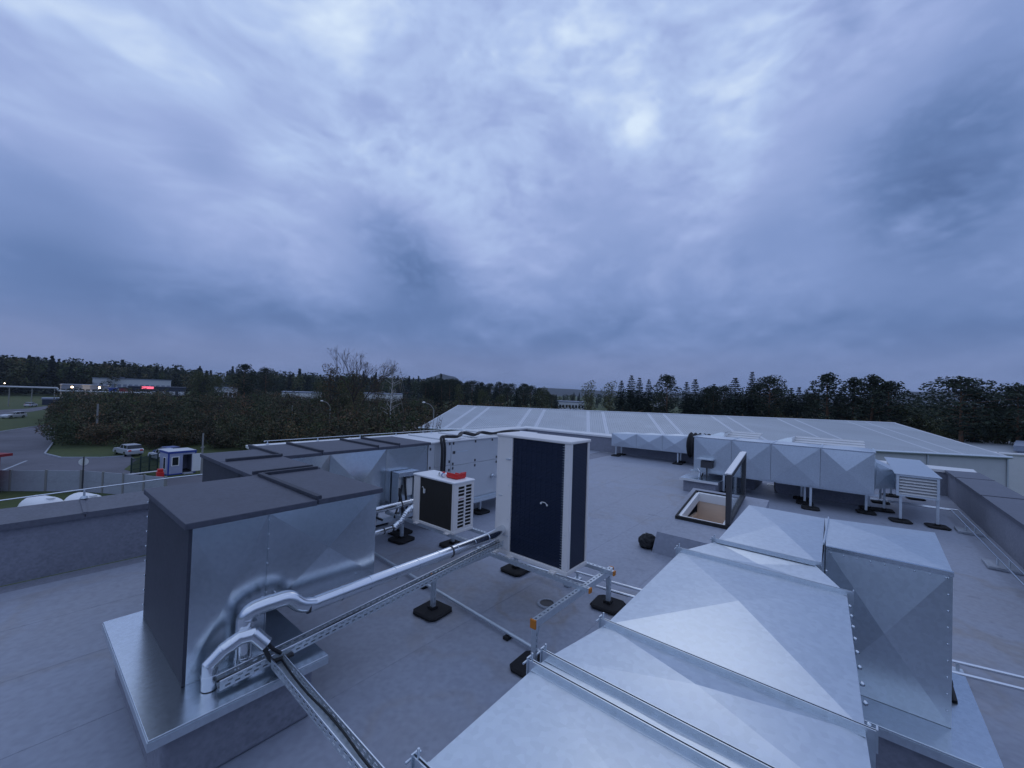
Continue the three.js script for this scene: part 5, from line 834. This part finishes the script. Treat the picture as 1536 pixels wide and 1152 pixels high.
{ // dark thicket of young trees and scrub: nobody could count it
  const bush = (seed, cols, n = 16) => { const L = new Leaves(seed), r = L.r; for (let i = 0; i < n; i++) { const a = r() * 6.28, d = Math.sqrt(r()) * 1.5; L.blob(Math.cos(a) * d, 0.4 + r() * 3.2 * (1 - d * 0.25), Math.sin(a) * d, 0.75, 0.7, 0.75, 85, 0.105, cols); } for (let i = 0; i < 26; i++) { const a = r() * 6.28, d = r() * 1.3; L.add(Math.cos(a) * d, 3.2 + r() * 1.1, Math.sin(a) * d, 0.2, cols[i % cols.length], 0, 0.25); } return setUV(L.geo()); };
  const r = rng(606), inPoly = (x, z, P) => { let c = false; for (let i = 0, j = P.length - 1; i < P.length; j = i++) if ((P[i].z > z) !== (P[j].z > z) && x < (P[j].x - P[i].x) * (z - P[i].z) / (P[j].z - P[i].z) + P[i].x) c = !c; return c; };
  const poly = gp([[86, 668], [100, 677], [180, 676], [232, 672], [300, 676], [420, 684], [520, 700], [640, 700], [655, 640], [640, 622], [560, 618], [470, 614], [330, 612], [200, 611], [110, 618], [84, 640]]);
  const bb = new THREE.Box3().setFromPoints(poly), lists = [[], [], []];
  for (let i = 0; i < 9000 && lists[0].length + lists[1].length + lists[2].length < 1150; i++) { const x = bb.min.x + r() * (bb.max.x - bb.min.x), z = bb.min.z + r() * (bb.max.z - bb.min.z); if (!inPoly(x, z, poly)) continue; const k = 0.75 + fbm(x * 0.05, z * 0.05, 1, 3) * 1.05 * (0.8 + r() * 0.5); lists[Math.floor(r() * 3)].push([v3(x, GY, z), v3(k * 1.15, k * (0.75 + r() * 0.45), k * 1.15), r() * 6.28]); }
  [SCRUB, BROAD.concat(SCRUB), BROWN.concat(SCRUB)].forEach((c, i) => stuffOf('thicket', ['dense dark green scrub of the thicket', 'dense dull green young growth of the thicket', 'dense brownish scrub of the thicket'][i] + ' beyond the roof edge', 'thicket', bush(70 + i, c), M.leaf, lists[i]));
  // undergrowth at the feet of the trees behind the hall
  const u = []; for (let i = 0; i < 330; i++) { const p = placeAt(640 + r() * 960, 78 + r() * 28), k = 1 + r() * 0.9; if (p.distanceTo(Hp(28, 0, GY)) < 27) continue; u.push([p, v3(k * 1.2, k, k * 1.2), r() * 6]); }
  stuffOf('undergrowth', 'dark undergrowth at the feet of the trees behind the hall', 'undergrowth', bush(80, SCRUB.concat(BROWN)), M.leaf, u);
  const l2 = []; for (const [x, y] of [[640, 640], [634, 646], [648, 634], [628, 650]]) { const p = groundAt(x, 690); l2.push([p, v3(1.1, 1.75 + r() * 0.3, 1.1), r() * 6]); }
  // far woods: one mass along the horizon
  const far = (seed, cols, con) => { const L = new Leaves(seed), r2 = L.r; if (con) for (let y = 1; y < 15; y += 0.7) { const R = (1 - y / 15.5) * 2.6; for (let i = 0; i < 14; i++) { const a = r2() * 6.28, d = R * Math.sqrt(r2()); L.add(Math.cos(a) * d, y + (r2() - 0.5) * 0.6, Math.sin(a) * d, 0.55, cols[i % cols.length], 0.3); } } else for (let i = 0; i < 15; i++) { const a = r2() * 6.28, d = Math.sqrt(r2()) * 2.5; L.blob(Math.cos(a) * d, 4 + r2() * 9.4, Math.sin(a) * d, 1.7, 1.5, 1.7, 24, 0.5, cols); } return setUV(L.geo()); };
  const fl = [[], [], []]; 
  const env = x => x < 60 ? 531 + x * 0.06 : x < 300 ? 535 + (x - 60) * 0.066 : x < 420 ? 551 + (x - 300) * 0.05 : 557 + (x - 420) * 0.028;
  for (let i = 0; i < 620; i++) { const px = -120 + r() * 800, d = 330 + r() * 130, p = placeAt(px, d), h = heightAt(px, env(px) + 2 + r() * 9 - (r() < 0.08 ? 6 : 0), p) - GY; fl[Math.floor(r() * 3)].push([p, v3(h / 15 * (1 + r() * 0.4), h / 15, h / 15 * (1 + r() * 0.4)), r() * 6]); }
  for (let i = 0; i < 260; i++) { const px = 820 + r() * 760, d = 320 + r() * 160, p = placeAt(px, d), h = 8 + r() * 4; fl[Math.floor(r() * 3)].push([p, v3(h / 15 * 1.2, h / 15, h / 15 * 1.2), r() * 6]); }
  [[NEEDLE, true], [PINE, false], [BROAD, false]].forEach(([c, k], i) => stuffOf('far_wood', ['far dark conifers', 'far dark pines', 'far dull green treetops'][i] + ' of the wood along the horizon', 'wood', far(90 + i, c, k), M.leaf, fl[i]));
}
{ // pampas like shrub with pale plumes by the hall's corner
  const L = new Leaves(777), r = L.r, p = placeAt(634, 40), stems = []; for (let i = 0; i < 70; i++) { const a = r() * 6.28, d = r() * 1.1, h = 4.2 + r() * 2.4, x = Math.cos(a) * d, z = Math.sin(a) * d, e = v3(x * 1.9, h, z * 1.9); stems.push(limb(v3(x * 0.4, 0, z * 0.4), e, 0.025, 0.012, 3)); for (let k = 0; k < 14; k++) { const w = v3(x * 0.4, 0, z * 0.4).lerp(e, 0.4 + 0.6 * r()); L.add(w.x + (r() - 0.5) * 0.35, w.y, w.z + (r() - 0.5) * 0.35, 0.12, r() < 0.45 ? [0.30, 0.25, 0.22] : BROWN[k % 4], 0, 0.3); } }
  const o = treeThing(numbered('plumed_shrub'), 'tall shrub with pale feathery plumes at the corner of the metal hall', 'x', stems, M.bark, L); delete o.userData.group; o.userData.category = 'shrub'; o.position.copy(p); const k = (heightAt(640, 621, p) - GY) / 6.6; o.scale.setScalar(k); scene.add(o);
}

// ================================================================== YARD, ROAD AND FAR BUILDINGS
{ // concrete fence, two runs meeting at the sign
  const runs = [[groundAt(-40, 737), groundAt(121, 737), 'grey concrete panel fence running straight along the lawn'], [groundAt(124, 737), groundAt(247, 748), 'grey concrete panel fence running from the round sign towards the boom gate']];
  for (const [p, q, lab] of runs) { const o = thing('concrete_fence', lab, 'fence', p), d = q.clone().sub(p), n = Math.max(2, Math.round(d.length() / 2.4)), u = d.clone().normalize(), w = u.clone().cross(UP).multiplyScalar(0.04), Hf = 1.85;
    for (let i = 0; i <= n; i++) { const c = p.clone().addScaledVector(d, i / n), g = new THREE.BoxGeometry(0.16, Hf + 0.06, 0.16); g.translate(0, (Hf + 0.06) / 2, 0); g.rotateY(Math.atan2(-u.z, u.x)); g.translate(c.x, c.y, c.z); part(o, 'post', g, M.post); if (i === n) break; const len = d.length() / n; for (let k = 0; k < 2; k++) { const b = new THREE.BoxGeometry(len - 0.17, Hf / 2 - 0.02, 0.07); b.translate(len / 2, Hf / 4 + k * Hf / 2, 0); b.rotateY(Math.atan2(-u.z, u.x)); b.translate(c.x, c.y, c.z); part(o, 'panel', b, M.concrete); } } }
}
{
  const p = groundAt(123, 739), o = thing('road_sign', 'round road sign on a dark pole at the corner of the concrete fence', 'sign', p), y = heightAt(123, 693, p) - GY;
  part(o, 'pole', new THREE.CylinderGeometry(0.05, 0.05, y + 0.45, 8).translate(p.x, GY + (y + 0.45) / 2, p.z), M.steelDark);
  const t = new THREE.CylinderGeometry(0.32, 0.32, 0.03, 28).rotateX(Math.PI / 2); t.rotateY(Math.atan2(-p.x, -p.z)); const off = p.clone().setY(0).normalize().multiplyScalar(0.07); part(o, 'disc', t.translate(p.x + off.x, GY + y, p.z + off.z), M.label);
}
for (const [px, py, lab] of [[64, 743, 'white rounded gas tank on the lawn, the one farther from the round sign'], [128, 739, 'white rounded gas tank on the lawn below the round sign']]) {
  const p = groundAt(px, py, GY + 2.15).setY(GY), o = thing('gas_tank', lab, 'tank', p, 'white gas tanks on the lawn'), g = new THREE.CapsuleGeometry(0.85, 1.3, 10, 24).rotateZ(Math.PI / 2); const turn = Math.atan2(-p.z, p.x) + 0.42; g.rotateY(turn); part(o, 'shell', g.translate(p.x, GY + 1.25, p.z), M.white);
  const fx = Math.cos(turn), fz = -Math.sin(turn); for (const k of [-0.6, 0.6]) { part(o, 'saddle', new THREE.BoxGeometry(0.25, 0.7, 1.1).rotateY(turn).translate(p.x + fx * k, GY + 0.35, p.z + fz * k), M.concrete); }
  part(o, 'valve_cover', new THREE.CylinderGeometry(0.22, 0.22, 0.3, 14).translate(p.x - fx * 0.9, GY + 1.95, p.z - fz * 0.9), M.white);
  for (const k of [0, 0.28]) part(o, 'marking', new THREE.BoxGeometry(0.07, 0.2, 0.02).rotateY(Math.atan2(-p.x, -p.z) ).translate(p.x * 0.9815 - fx * (0.2 + k), GY + 1.55, p.z * 0.9815 - fz * (0.2 + k)), M.steelDark);
}
{ // red shelter at the edge of the view
  const p = groundAt(-9, 742), o = thing('red_shelter', 'red painted shelter with overhanging roof at the end of the concrete fence', 'shelter', p), u = yf(1, 0, 0), f = yf(0, 1, 0);
  const bxl = (r0, r1, y0, y1, f0, f1) => { const g = new THREE.BoxGeometry(r1 - r0, y1 - y0, f1 - f0); g.translate((r0 + r1) / 2, (y0 + y1) / 2, -(f0 + f1) / 2); g.rotateY(YAW - Math.PI / 2 + Math.PI / 2 - rad(0)); return g.translate(p.x, GY, p.z); };
  part(o, 'wall', bxl(-3.4, 0.3, 0, 3.2, 0, 2.6), M.redDull); part(o, 'roof', bxl(-3.8, 0.75, 3.2, 3.42, -0.5, 3.1), M.redDull); part(o, 'plinth', bxl(-3.5, 0.36, 0, 0.45, -0.08, 2.66), M.steelDark);
}
{ // site office cabin
  const p = groundAt(251, 713.5), o = thing('site_cabin', 'small white and blue site cabin with its white door standing open', 'cabin', p); o.rotation.y = rad(6); o._o.set(0, 0, 0);
  const m = std({ color: C(0.40, 0.43, 0.58), map: grain, roughness: 0.6 }), w = 2.5, d = 2.4, h = 2.5, T = 0.06, b3 = (x0, x1, y0, y1, z0, z1) => new THREE.BoxGeometry(x1 - x0, y1 - y0, z1 - z0).translate((x0 + x1) / 2, (y0 + y1) / 2, (z0 + z1) / 2);   // local: x along the front, z towards us
  part(o, 'front_wall', [b3(0.12, 0.3, 0.12, h - 0.2, -T, 0), b3(0.3, 0.98, 0.12, 0.95, -T, 0), b3(0.3, 0.98, 1.95, h - 0.2, -T, 0), b3(0.98, 1.3, 0.12, h - 0.2, -T, 0), b3(1.3, 2.12, 2.1, h - 0.2, -T, 0), b3(2.12, w - 0.1, 0.12, h - 0.2, -T, 0)], m);
  part(o, 'side_wall', [b3(0, T, 0.12, h - 0.2, -d, -0.12)], m); part(o, 'side_wall', b3(w - T, w, 0.12, h - 0.2, -d, -0.12), m); part(o, 'rear_wall', b3(T, w - T, 0.12, h - 0.2, -d, -d + T), m);
  part(o, 'corner_trim', b3(0, 0.12, 0.12, h - 0.2, -0.12, 0.01), M.blue); part(o, 'corner_trim', b3(w - 0.1, w + 0.01, 0.12, h - 0.2, -0.1, 0.01), M.blue); part(o, 'roof_fascia', b3(-0.04, w + 0.04, h - 0.2, h, -d - 0.04, 0.04), M.blue); part(o, 'roof', b3(0, w, h + 0.001, h + 0.03, -d, 0), M.facade); part(o, 'base_rail', b3(-0.02, w + 0.02, 0, 0.12, -d, 0.02), M.blue); part(o, 'floor', b3(T, w - T, 0.12, 0.16, -d + T, -T), M.steelDark);
  const win = part(o, 'window', b3(0.36, 0.92, 1.01, 1.89, -0.03, -0.02), M.winDark); part(win, 'window_frame', [b3(0.29, 0.37, 0.94, 1.96, -0.03, 0.03), b3(0.91, 0.99, 0.94, 1.96, -0.03, 0.03), b3(0.37, 0.91, 0.94, 1.02, -0.03, 0.03), b3(0.37, 0.91, 1.88, 1.96, -0.03, 0.03)], M.white);
  const sw = part(o, 'side_window', b3(-0.012, -0.002, 0.6, 1.8, -1.3, -0.7), M.winDark); part(sw, 'window_frame', [b3(-0.025, 0, 0.54, 0.6, -1.36, -0.64), b3(-0.025, 0, 1.8, 1.86, -1.36, -0.64), b3(-0.025, 0, 0.6, 1.8, -0.7, -0.64), b3(-0.025, 0, 0.6, 1.8, -1.36, -1.3)], M.white);
  const door = part(o, 'door', b3(2.14, 3.1, 0.17, 2.12, 0.03, 0.08), M.white); part(door, 'handle', b3(2.98, 3.04, 1.08, 1.13, 0.08, 0.13), M.steelDark); part(o, 'step', b3(1.3, 2.12, 0, 0.14, 0.03, 0.55), M.concrete);
}
{
  const p = groundAt(239.5, 722), o = thing('barrier_gate', 'white boom barrier on a red pedestal before the site cabin', 'barrier', p), q = groundAt(188, 720.5), u = q.clone().sub(p);
  part(o, 'pedestal', rbx(p.x - 0.28, p.x + 0.28, GY, GY + 0.95, -p.z - 0.28, -p.z + 0.28, 0.05), M.red); part(o, 'hood', rbx(p.x - 0.22, p.x + 0.22, GY + 0.96, GY + 1.25, -p.z - 0.22, -p.z + 0.22, 0.05), M.red); part(o, 'boom', tube([p.clone().setY(GY + 1.05), q.clone().setY(GY + 0.55)], 0.06, { radial: 8 }), M.white);
}
{ // green mesh fence beside the cabin
  const p = groundAt(196, 716), q = groundAt(236, 706), o = thing('mesh_fence', 'dark green bar fence between the road and the site cabin', 'fence', p), d = q.clone().sub(p), u = d.clone().normalize(), ty = Math.atan2(-u.z, u.x); const gm = std({ color: C(0.012, 0.035, 0.028), roughness: 0.6 }); const n = Math.round(d.length() / 0.11);
  const bars = []; for (let i = 0; i <= n; i++) { const c = p.clone().addScaledVector(d, i / n); bars.push(new THREE.BoxGeometry(0.03, 1.9, 0.03).rotateY(ty).translate(c.x, GY + 0.98, c.z)); } const b = part(o, 'bars', bars, gm); b.userData.kind = 'stuff';
  for (const y of [0.2, 0.75, 1.3, 1.8]) part(o, 'rail', tube([p.clone().setY(GY + y), q.clone().setY(GY + y)], 0.03, { radial: 5 }), gm); for (let i = 0; i <= 3; i++) { const c = p.clone().addScaledVector(d, i / 3); part(o, 'post', new THREE.BoxGeometry(0.09, 2.05, 0.09).rotateY(ty).translate(c.x, GY + 1.02, c.z), gm); }
}
function pole(name, label, px, py, topPy, r, lamp, m = M.post) { const p = groundAt(px, py), h = heightAt(px, topPy, p) - GY, o = thing(name, label, name.includes('lamp') ? 'street lamp' : 'pole', p); part(o, 'post', new THREE.CylinderGeometry(r * 0.7, r, h, 8).translate(p.x, GY + h / 2, p.z), m); if (lamp) { const d = yf(-1.5, 0, 0); part(o, 'arm', tube([p.clone().setY(GY + h - 0.05), p.clone().add(d.clone().multiplyScalar(0.35)).setY(GY + h + 0.7), p.clone().add(d).setY(GY + h + 0.95)], 0.05, { bend: 0.5, radial: 6 }), m); const e = p.clone().add(d); part(o, 'lamp_head', new THREE.SphereGeometry(0.22, 10, 6).scale(1.7, 0.6, 1).rotateY(YAW).translate(e.x, GY + h + 0.95, e.z), M.label); } else part(o, 'bracket', new THREE.BoxGeometry(0.5, 0.1, 0.1).rotateY(YAW).translate(p.x, GY + h * 0.66, p.z), m); }
pole('street_lamp', 'curved arm street lamp standing in the thicket near the bare tree', 493, 668, 610, 0.11, true); pole('street_lamp', 'curved arm street lamp by the corner of the metal hall', 648, 690, 614, 0.10, true); pole('utility_pole', 'thin pale pole in the thicket before the white far building', 436, 668, 608, 0.10, false); pole('utility_pole', 'short weathered pole beside the open cabin door', 302, 712, 650, 0.11, false); pole('utility_pole', 'pale pole with crossbar at the tip of the thicket by the road', 144, 662, 606, 0.16, false);
// cars
function car(label, p, turn, col) {
  const o = thing('parked_car', label, 'car', p); o.rotation.y = turn; o._o.set(0, 0, 0); const paint = std({ color: col, roughness: 0.3, metalness: 0.3 });
  const body = new THREE.Shape([[-2.1, 0.35], [-2.15, 0.75], [-2.0, 0.92], [1.0, 0.92], [1.9, 0.82], [2.15, 0.62], [2.15, 0.35]].map(q => new THREE.Vector2(...q))), bg = new THREE.ExtrudeGeometry(body, { depth: 1.6, bevelEnabled: true, bevelThickness: 0.08, bevelSize: 0.06, bevelSegments: 2 }).translate(0, 0, -0.8);
  const cab = new THREE.Shape([[-2.0, 0.97], [-1.8, 1.38], [0.0, 1.42], [0.95, 0.97]].map(q => new THREE.Vector2(...q))), cg = new THREE.ExtrudeGeometry(cab, { depth: 1.35, bevelEnabled: true, bevelThickness: 0.06, bevelSize: 0.03, bevelSegments: 1 }).translate(0, 0, -0.675);
  part(o, 'body', bg, paint); part(o, 'windows', cg, M.winDark); part(o, 'roof', new RoundedBoxGeometry(1.75, 0.07, 1.36, 2, 0.03).translate(-0.9, 1.45, 0), paint); for (const x of [-1.85, -0.8, 0.28]) for (const z of [-1, 1]) part(o, 'pillar', limb(v3(x + 0.12, 0.96, z * 0.745), v3(x + (x > 0 ? -0.25 : 0.14), 1.43, z * 0.70), 0.05, 0.05, 5), paint);
  for (const x of [-1.35, 1.35]) for (const z of [-0.8, 0.8]) { const w = part(o, 'wheel', new THREE.CylinderGeometry(0.32, 0.32, 0.2, 18).rotateX(Math.PI / 2).translate(x, 0.32, z), M.rubber); part(w, 'rim', new THREE.CylinderGeometry(0.2, 0.2, 0.21, 14).rotateX(Math.PI / 2).translate(x, 0.32, z), M.alu); }
  for (const z of [-0.6, 0.6]) { part(o, 'tail_light', new THREE.BoxGeometry(0.06, 0.18, 0.3).translate(-2.2, 0.78, z), M.red); part(o, 'headlight', new THREE.BoxGeometry(0.06, 0.14, 0.34).translate(2.18, 0.68, z), M.label); } part(o, 'bumper', new THREE.BoxGeometry(0.1, 0.22, 1.6).translate(-2.22, 0.45, 0), paint);
}
car('silver estate car parked at the edge of the thicket by the road', groundAt(192, 682), YAW + rad(62), C(0.5, 0.52, 0.56)); car('white car parked behind the blue and white site cabin', groundAt(245, 690), YAW + rad(60), C(0.62, 0.64, 0.68)); car('blue car parked beside the white car behind the site cabin', groundAt(251, 686), YAW + rad(60), C(0.06, 0.10, 0.28)); car('pale car on the verge beyond the wide road', groundAt(20, 627), YAW + rad(185), C(0.55, 0.58, 0.62)); car('small pale car by the far side road below the pipeline', groundAt(46, 610), YAW + rad(30), C(0.5, 0.53, 0.56));
// far buildings on the other side of the road
function farBuilding(label, px0, px1, topPy, dist, depth, wallM, { win = 0, winM = M.winDark, roofM = M.facadeBlue, base = 0 } = {}) {
  const p = placeAt(px0, dist), q = placeAt(px1, dist * 1.0), mid = p.clone().lerp(q, 0.5), h = Math.max(2.5, heightAt((px0 + px1) / 2, topPy, mid) - GY), o = thing('far_building', label, 'building', mid), d = q.clone().sub(p), L = d.length(), ty = Math.atan2(-d.z, d.x), P = (g) => g.rotateY(ty).translate(mid.x, GY, mid.z);
  const lb = (x0, x1, y0, y1, z0, z1) => P(new THREE.BoxGeometry(x1 - x0, y1 - y0, z1 - z0).translate((x0 + x1) / 2, (y0 + y1) / 2, (z0 + z1) / 2));   // +z towards us
  part(o, 'wall', lb(-L / 2, L / 2, 0, h - 0.5, -depth, 0), wallM); part(o, 'roof_edge', lb(-L / 2 - 0.25, L / 2 + 0.25, h - 0.5, h, -depth - 0.25, 0.25), roofM);
  for (let i = 0; i < win; i++) { const x = -L / 2 + L * (i + 0.5) / win, w = L / win * 0.32; part(o, 'window', lb(x - w, x + w, h * 0.42, h * 0.68, 0.01, 0.06), winM); }
  return { o, lb, L, h, mid, ty };
}
farBuilding('long white industrial building before the wooded skyline, the tallest of its group', 138, 256, 568, 330, 30, M.facade, { win: 14, winM: M.facadeBlue });
farBuilding('raised roof block on top of the long white industrial building', 168, 192, 565.5, 336, 12, M.facade, {});
const lowB = farBuilding('low pale building with two lit floodlights by the pipeline', 90, 163, 577, 290, 20, M.facadeBlue, { win: 8 });
const shop = farBuilding('low dark building with a glowing red sign', 192, 279, 580, 270, 16, M.facadeDark, { win: 6, winM: M.facade, roofM: M.facadeDark });
farBuilding('blue panelled gate building between the lit building and the dark one', 163, 176, 582, 268, 8, std({ color: C(0.04, 0.10, 0.42), roughness: 0.6 }), { roofM: M.blue }); farBuilding('red panelled gate building beside the dark one', 178, 192, 581, 266, 8, std({ color: C(0.30, 0.03, 0.05), roughness: 0.6 }), { win: 2, winM: M.facade, roofM: M.facadeDark });
farBuilding('white building half hidden by the dark trees', 322, 356, 581, 250, 14, M.facade, { win: 5 }); farBuilding('white hall seen over the thicket beside the bare tree', 423, 484, 588, 240, 24, M.capWhite, { win: 9, winM: M.panelWhite }); farBuilding('white hall partly hidden behind the bare tree and the birch', 546, 604, 590, 250, 24, M.capWhite, { win: 7, winM: M.panelWhite });
farBuilding('pale building glimpsed between the woods behind the hall', 834, 877, 602, 230, 20, M.facade, { win: 9 }); farBuilding('pale building glimpsed behind the spruces', 974, 1000, 600, 190, 16, M.facade, { win: 4 }); farBuilding('dark low storage shed by the far side road', 64, 152, 599, 225, 8, M.facadeDark, { roofM: M.facadeBlue }); farBuilding('pale flat building at the edge of the wood past the annexe', 1527, 1570, 670, 62, 10, M.facadeBlue, {});
// lit fittings
function lit(name, label, p, size, col, power, cat) { const o = thing(name, label, cat, p); const e = new THREE.Color().setRGB(...col); const g = size.length === 1 ? new THREE.SphereGeometry(size[0], 14, 10) : new THREE.BoxGeometry(...size).rotateY(Math.atan2(p.x, p.z)); const m = new THREE.Mesh(setUV(norm(g)), std({ color: C(0.8), emissive: e, emissiveIntensity: power })); m.name = size.length === 1 ? 'lens' : 'letters_panel'; o.add(m); const f = p.clone().multiplyScalar(-1).setY(0).normalize(); part(o, 'housing', new THREE.BoxGeometry(...(size.length === 1 ? [size[0] * 1.4, size[0] * 1.4, size[0] * 0.6] : [size[0] + 0.3, size[1] + 0.3, 0.2])).rotateY(Math.atan2(p.x, p.z)).translate(p.x - f.x * (size.length === 1 ? size[0] * 0.8 : 0.3), p.y, p.z - f.z * (size.length === 1 ? size[0] * 0.8 : 0.3)), M.steelDark); const l = new THREE.PointLight(e, power * (size.length === 1 ? 14 : 5)); l.castShadow = true; l.position.copy(f.multiplyScalar(size.length === 1 ? size[0] + 0.3 : 1.2)); o.add(l); return o; }
const lampAt = (px, py, d) => { const p = placeAt(px, d); p.y = heightAt(px, py, p); return p; };
lit('floodlight', 'warm white floodlight on the low pale building, the one nearer the pipeline bend', lampAt(108, 580.5, 286), [0.48], [1, 0.72, 0.42], 4, 'floodlight'); lit('floodlight', 'warm white floodlight on the low pale building, the one nearer the blue gate building', lampAt(149, 581.5, 286), [0.42], [1, 0.72, 0.42], 3, 'floodlight'); lit('floodlight', 'small dim warm lamp over the pipeline at the edge of the wood', lampAt(6, 575, 300), [0.3], [1, 0.75, 0.45], 0.8, 'floodlight');
lit('neon_sign', 'glowing red neon sign on the dark low building', lampAt(221, 581.5, 266), [4.6, 1.1, 0.2], [1, 0.03, 0.07], 0.9, 'sign');
{ // pipeline on trestles
  const d = 215, P = (px, py) => { const p = placeAt(px, d); p.y = heightAt(px, py, p); return p; }, o = thing('pipeline', 'raised pale pipeline on thin trestles crossing before the far buildings', 'pipeline', placeAt(80, d));
  part(o, 'pipe', tube([P(-60, 578), P(86, 582), P(87, 586), P(230, 590)], 0.28, { bend: 0.3, radial: 8 }), M.facade);
  for (const x of [-20, 14, 48, 82, 104, 135, 168, 200]) { const p = P(x, x < 86 ? 580 : 588); part(o, 'trestle', new THREE.CylinderGeometry(0.14, 0.14, p.y - GY, 6).translate(p.x, (p.y + GY) / 2, p.z), M.post); }
}
scene.fog = new THREE.FogExp2(new THREE.Color().setRGB(0.72, 0.8, 0.95), 0.00013);
scene.traverse(o => { if (o.isMesh) { o.castShadow = true; o.receiveShadow = true; } });
renderer.render(scene, camera);
